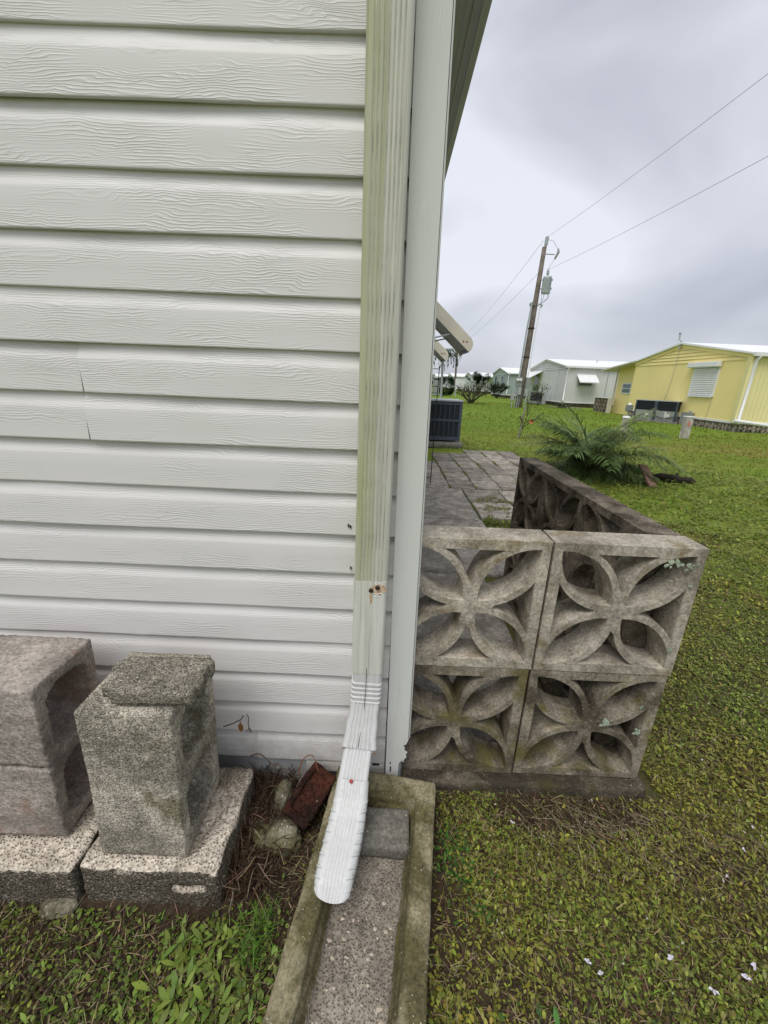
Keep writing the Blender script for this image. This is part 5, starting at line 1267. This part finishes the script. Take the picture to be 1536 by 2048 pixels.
    x2 = np.concatenate([r.normal(1.2, .22, 2200), r.uniform(.85, 1.6, 1600)]); y2 = np.concatenate([r.normal(3.0, .16, 2200), r.uniform(2.42, 2.62, 1600)]); k = (x2 > .86) & (x2 < 1.66) & (smoothn(x2, y2, 2.2, 15) > .5); x = np.concatenate([x, x2[k]]); y = np.concatenate([y, y2[k]]); m = len(x)
    parts.append(ribbons(np.stack([x, y, np.full(m, .018)], 1), r.uniform(0, 6.28, m), r.uniform(0, 1.1, m), r.uniform(.012, .03, m), np.full(m, .008), r.uniform(.2, 1, m), jit(m, (.17, .19, .035), .3, r)))
    ms = merge(parts); tag(meshobj('patio_moss', *ms[:2], M['leaf'], None, (1.3, 4, 0), colors=ms[2]), 'yellow green moss and weeds in the patio joints', 'moss', kind='stuff')
    # small debris flecks and fallen white petals
    parts.clear(); n = 900; d = np.sqrt(r.uniform(.4, 20, n)); a = r.uniform(-.1, .98, n); x = d*np.sin(a); y = -.914+d*np.cos(a); k = visible(x, y); x, y = x[k], y[k]; m = len(x); s_ = .004+.0016*np.hypot(x, y+.9)
    addr(x, y, .012, .022, r.uniform(0, 6.28, m), r.uniform(-.2, .7, m), s_*r.uniform(.7, 1.4, m), s_*.7, r.uniform(0, 1, m), jit(m, (.55, .50, .42), .15, r), OVAL)
    fl = merge(parts); tag(meshobj('plant_debris', *fl[:2], M['leaf'], None, (1, 0, 0), colors=fl[2]), 'pale flecks of plant debris scattered over the lawn', 'debris', kind='stuff')
veg()
MP = plain('petal', (.60, .57, .64), .6)
def petal(x, y, s, label):
    s *= .62; mb = MB(); z_ = .022
    for k in range(3):
        a = k*1.1+x*40; p = Vector((x, y, z_)); q = p+Vector((s*math.cos(a), s*math.sin(a), s*.5)); e = p+Vector((s*math.cos(a+.9), s*math.sin(a+.9), s*.35)); t = p+Vector((1.35*s*math.cos(a+.45), 1.35*s*math.sin(a+.45), s*.1))
        mb.add([p, q, t, e], [(0, 1, 2), (0, 2, 3)])
    tag(mb.build('fallen_petal', MP, None, (x, y, z_)), label, 'petal', 'white petals fallen on the lawn')
for (x, y, s, lb) in ((.381, -.109, .009, 'torn white petal near the foot of the breeze block wall'), (.457, -.391, .010, 'white petal lying left of its close neighbour at the bottom of the lawn'), (.477, -.408, .009, 'white petal lying just right of and below its close neighbour'),
                      (.639, -.379, .011, 'white petal alone in the middle of the lower lawn'), (.81, -.385, .011, 'white petal at the right edge of the lower lawn, topmost of three'), (.775, -.404, .012, 'white petal in the middle of the three at the lower right'),
                      (.695, -.421, .012, 'lowest white petal of the lawn, faintly lilac'), (.879, -.216, .007, 'small white petal halfway up the right side of the lawn'), (.977, -.154, .008, 'small white petal above the halfway one at the right edge'), (1.046, -.093, .008, 'topmost small white petal at the right edge of the lawn')):
    petal(x, y, s, lb)
# dry twigs standing against the siding
tw = thing('dry_twig', (-.37, -.05, .1), 'dry twig with one hanging brown leaf against the siding beside the grey block', 'twig')
MB().tube([(-.415, -.06, .255), (-.39, -.055, .262), (-.370, -.05, .272), (-.362, -.05, .285)], .0016, 5).build('stem', M['bark'], tw)
MB().tube([(-.372, -.05, .271), (-.372, -.05, .262)], .0008, 4).build('stalk', M['bark'], tw)
mb = MB(); mb.prism([(-.372, -.05, .263), (-.364, -.052, .250), (-.366, -.05, .238), (-.372, -.05, .228), (-.378, -.05, .238), (-.379, -.052, .252)], (0, .001, 0)); mb.build('leaf', plain('dead_leaf', (.26, .13, .04), .7), tw)
t2 = thing('dry_stalk', (-.35, -.05, .1), 'thin forked dry stalk hanging to the right of the twig with a brown leaf', 'twig')
mb = MB(); mb.tube([(-.355, -.045, .287), (-.350, -.045, .276), (-.353, -.045, .250), (-.350, -.045, .232)], .0012, 5)
for dx in (-.009, 0, .008): mb.tube([(-.351, -.045, .240), (-.351+dx, -.048, .226)], .0011, 4)
mb.build('stem', M['bark'], t2)
# long stray roots over the slabs
for i, (pts, lb) in enumerate(((((-.418, -.10, .125), (-.39, -.13, .128), (-.37, -.16, .120), (-.385, -.20, .116), (-.405, -.25, .116)), 'pale dead root lying over the slab right of the grey block'),
                               (((-.36, -.03, .12), (-.33, -.035, .135), (-.29, -.04, .10), (-.27, -.06, .13), (-.23, -.07, .08)), 'brown root arching along the foot of the siding'),
                               (((-.215, -.06, .10), (-.205, -.05, .14), (-.18, -.04, .145), (-.16, -.06, .11)), 'thin red brown root looped above the red brick'))):
    P = [Vector(p) for p in pts]; Q = []
    for a, b, c, d in zip([P[0]]+P[:-2], P[:-1], P[1:], P[2:]+[P[-1]]):
        for k in range(5):
            t = k/5; Q.append(.5*((2*b)+(c-a)*t+(2*a-5*b+4*c-d)*t*t+(3*b-a-3*c+d)*t**3))
    Q.append(P[-1]); mb = MB(); mb.tube(Q, list(np.linspace(.0022, .0009, len(Q))), 5); tag(mb.build('dead_root', plain('root%d' % i, [(.30, .24, .17), (.12, .08, .05), (.22, .09, .05)][i], .9), None, pts[0]), lb, 'root')
# stones and twigs lying on the ground beyond the wall
for (x, y, s_, lb) in ((1.06, 1.35, .05, 'pale stone by the outer side of the breeze block wall'), (1.0, 1.05, .035, 'small pale stone nearer the wall corner on the outer side')): rock(x, y, s_, s_*.6, s_*.35, x*7, lb)
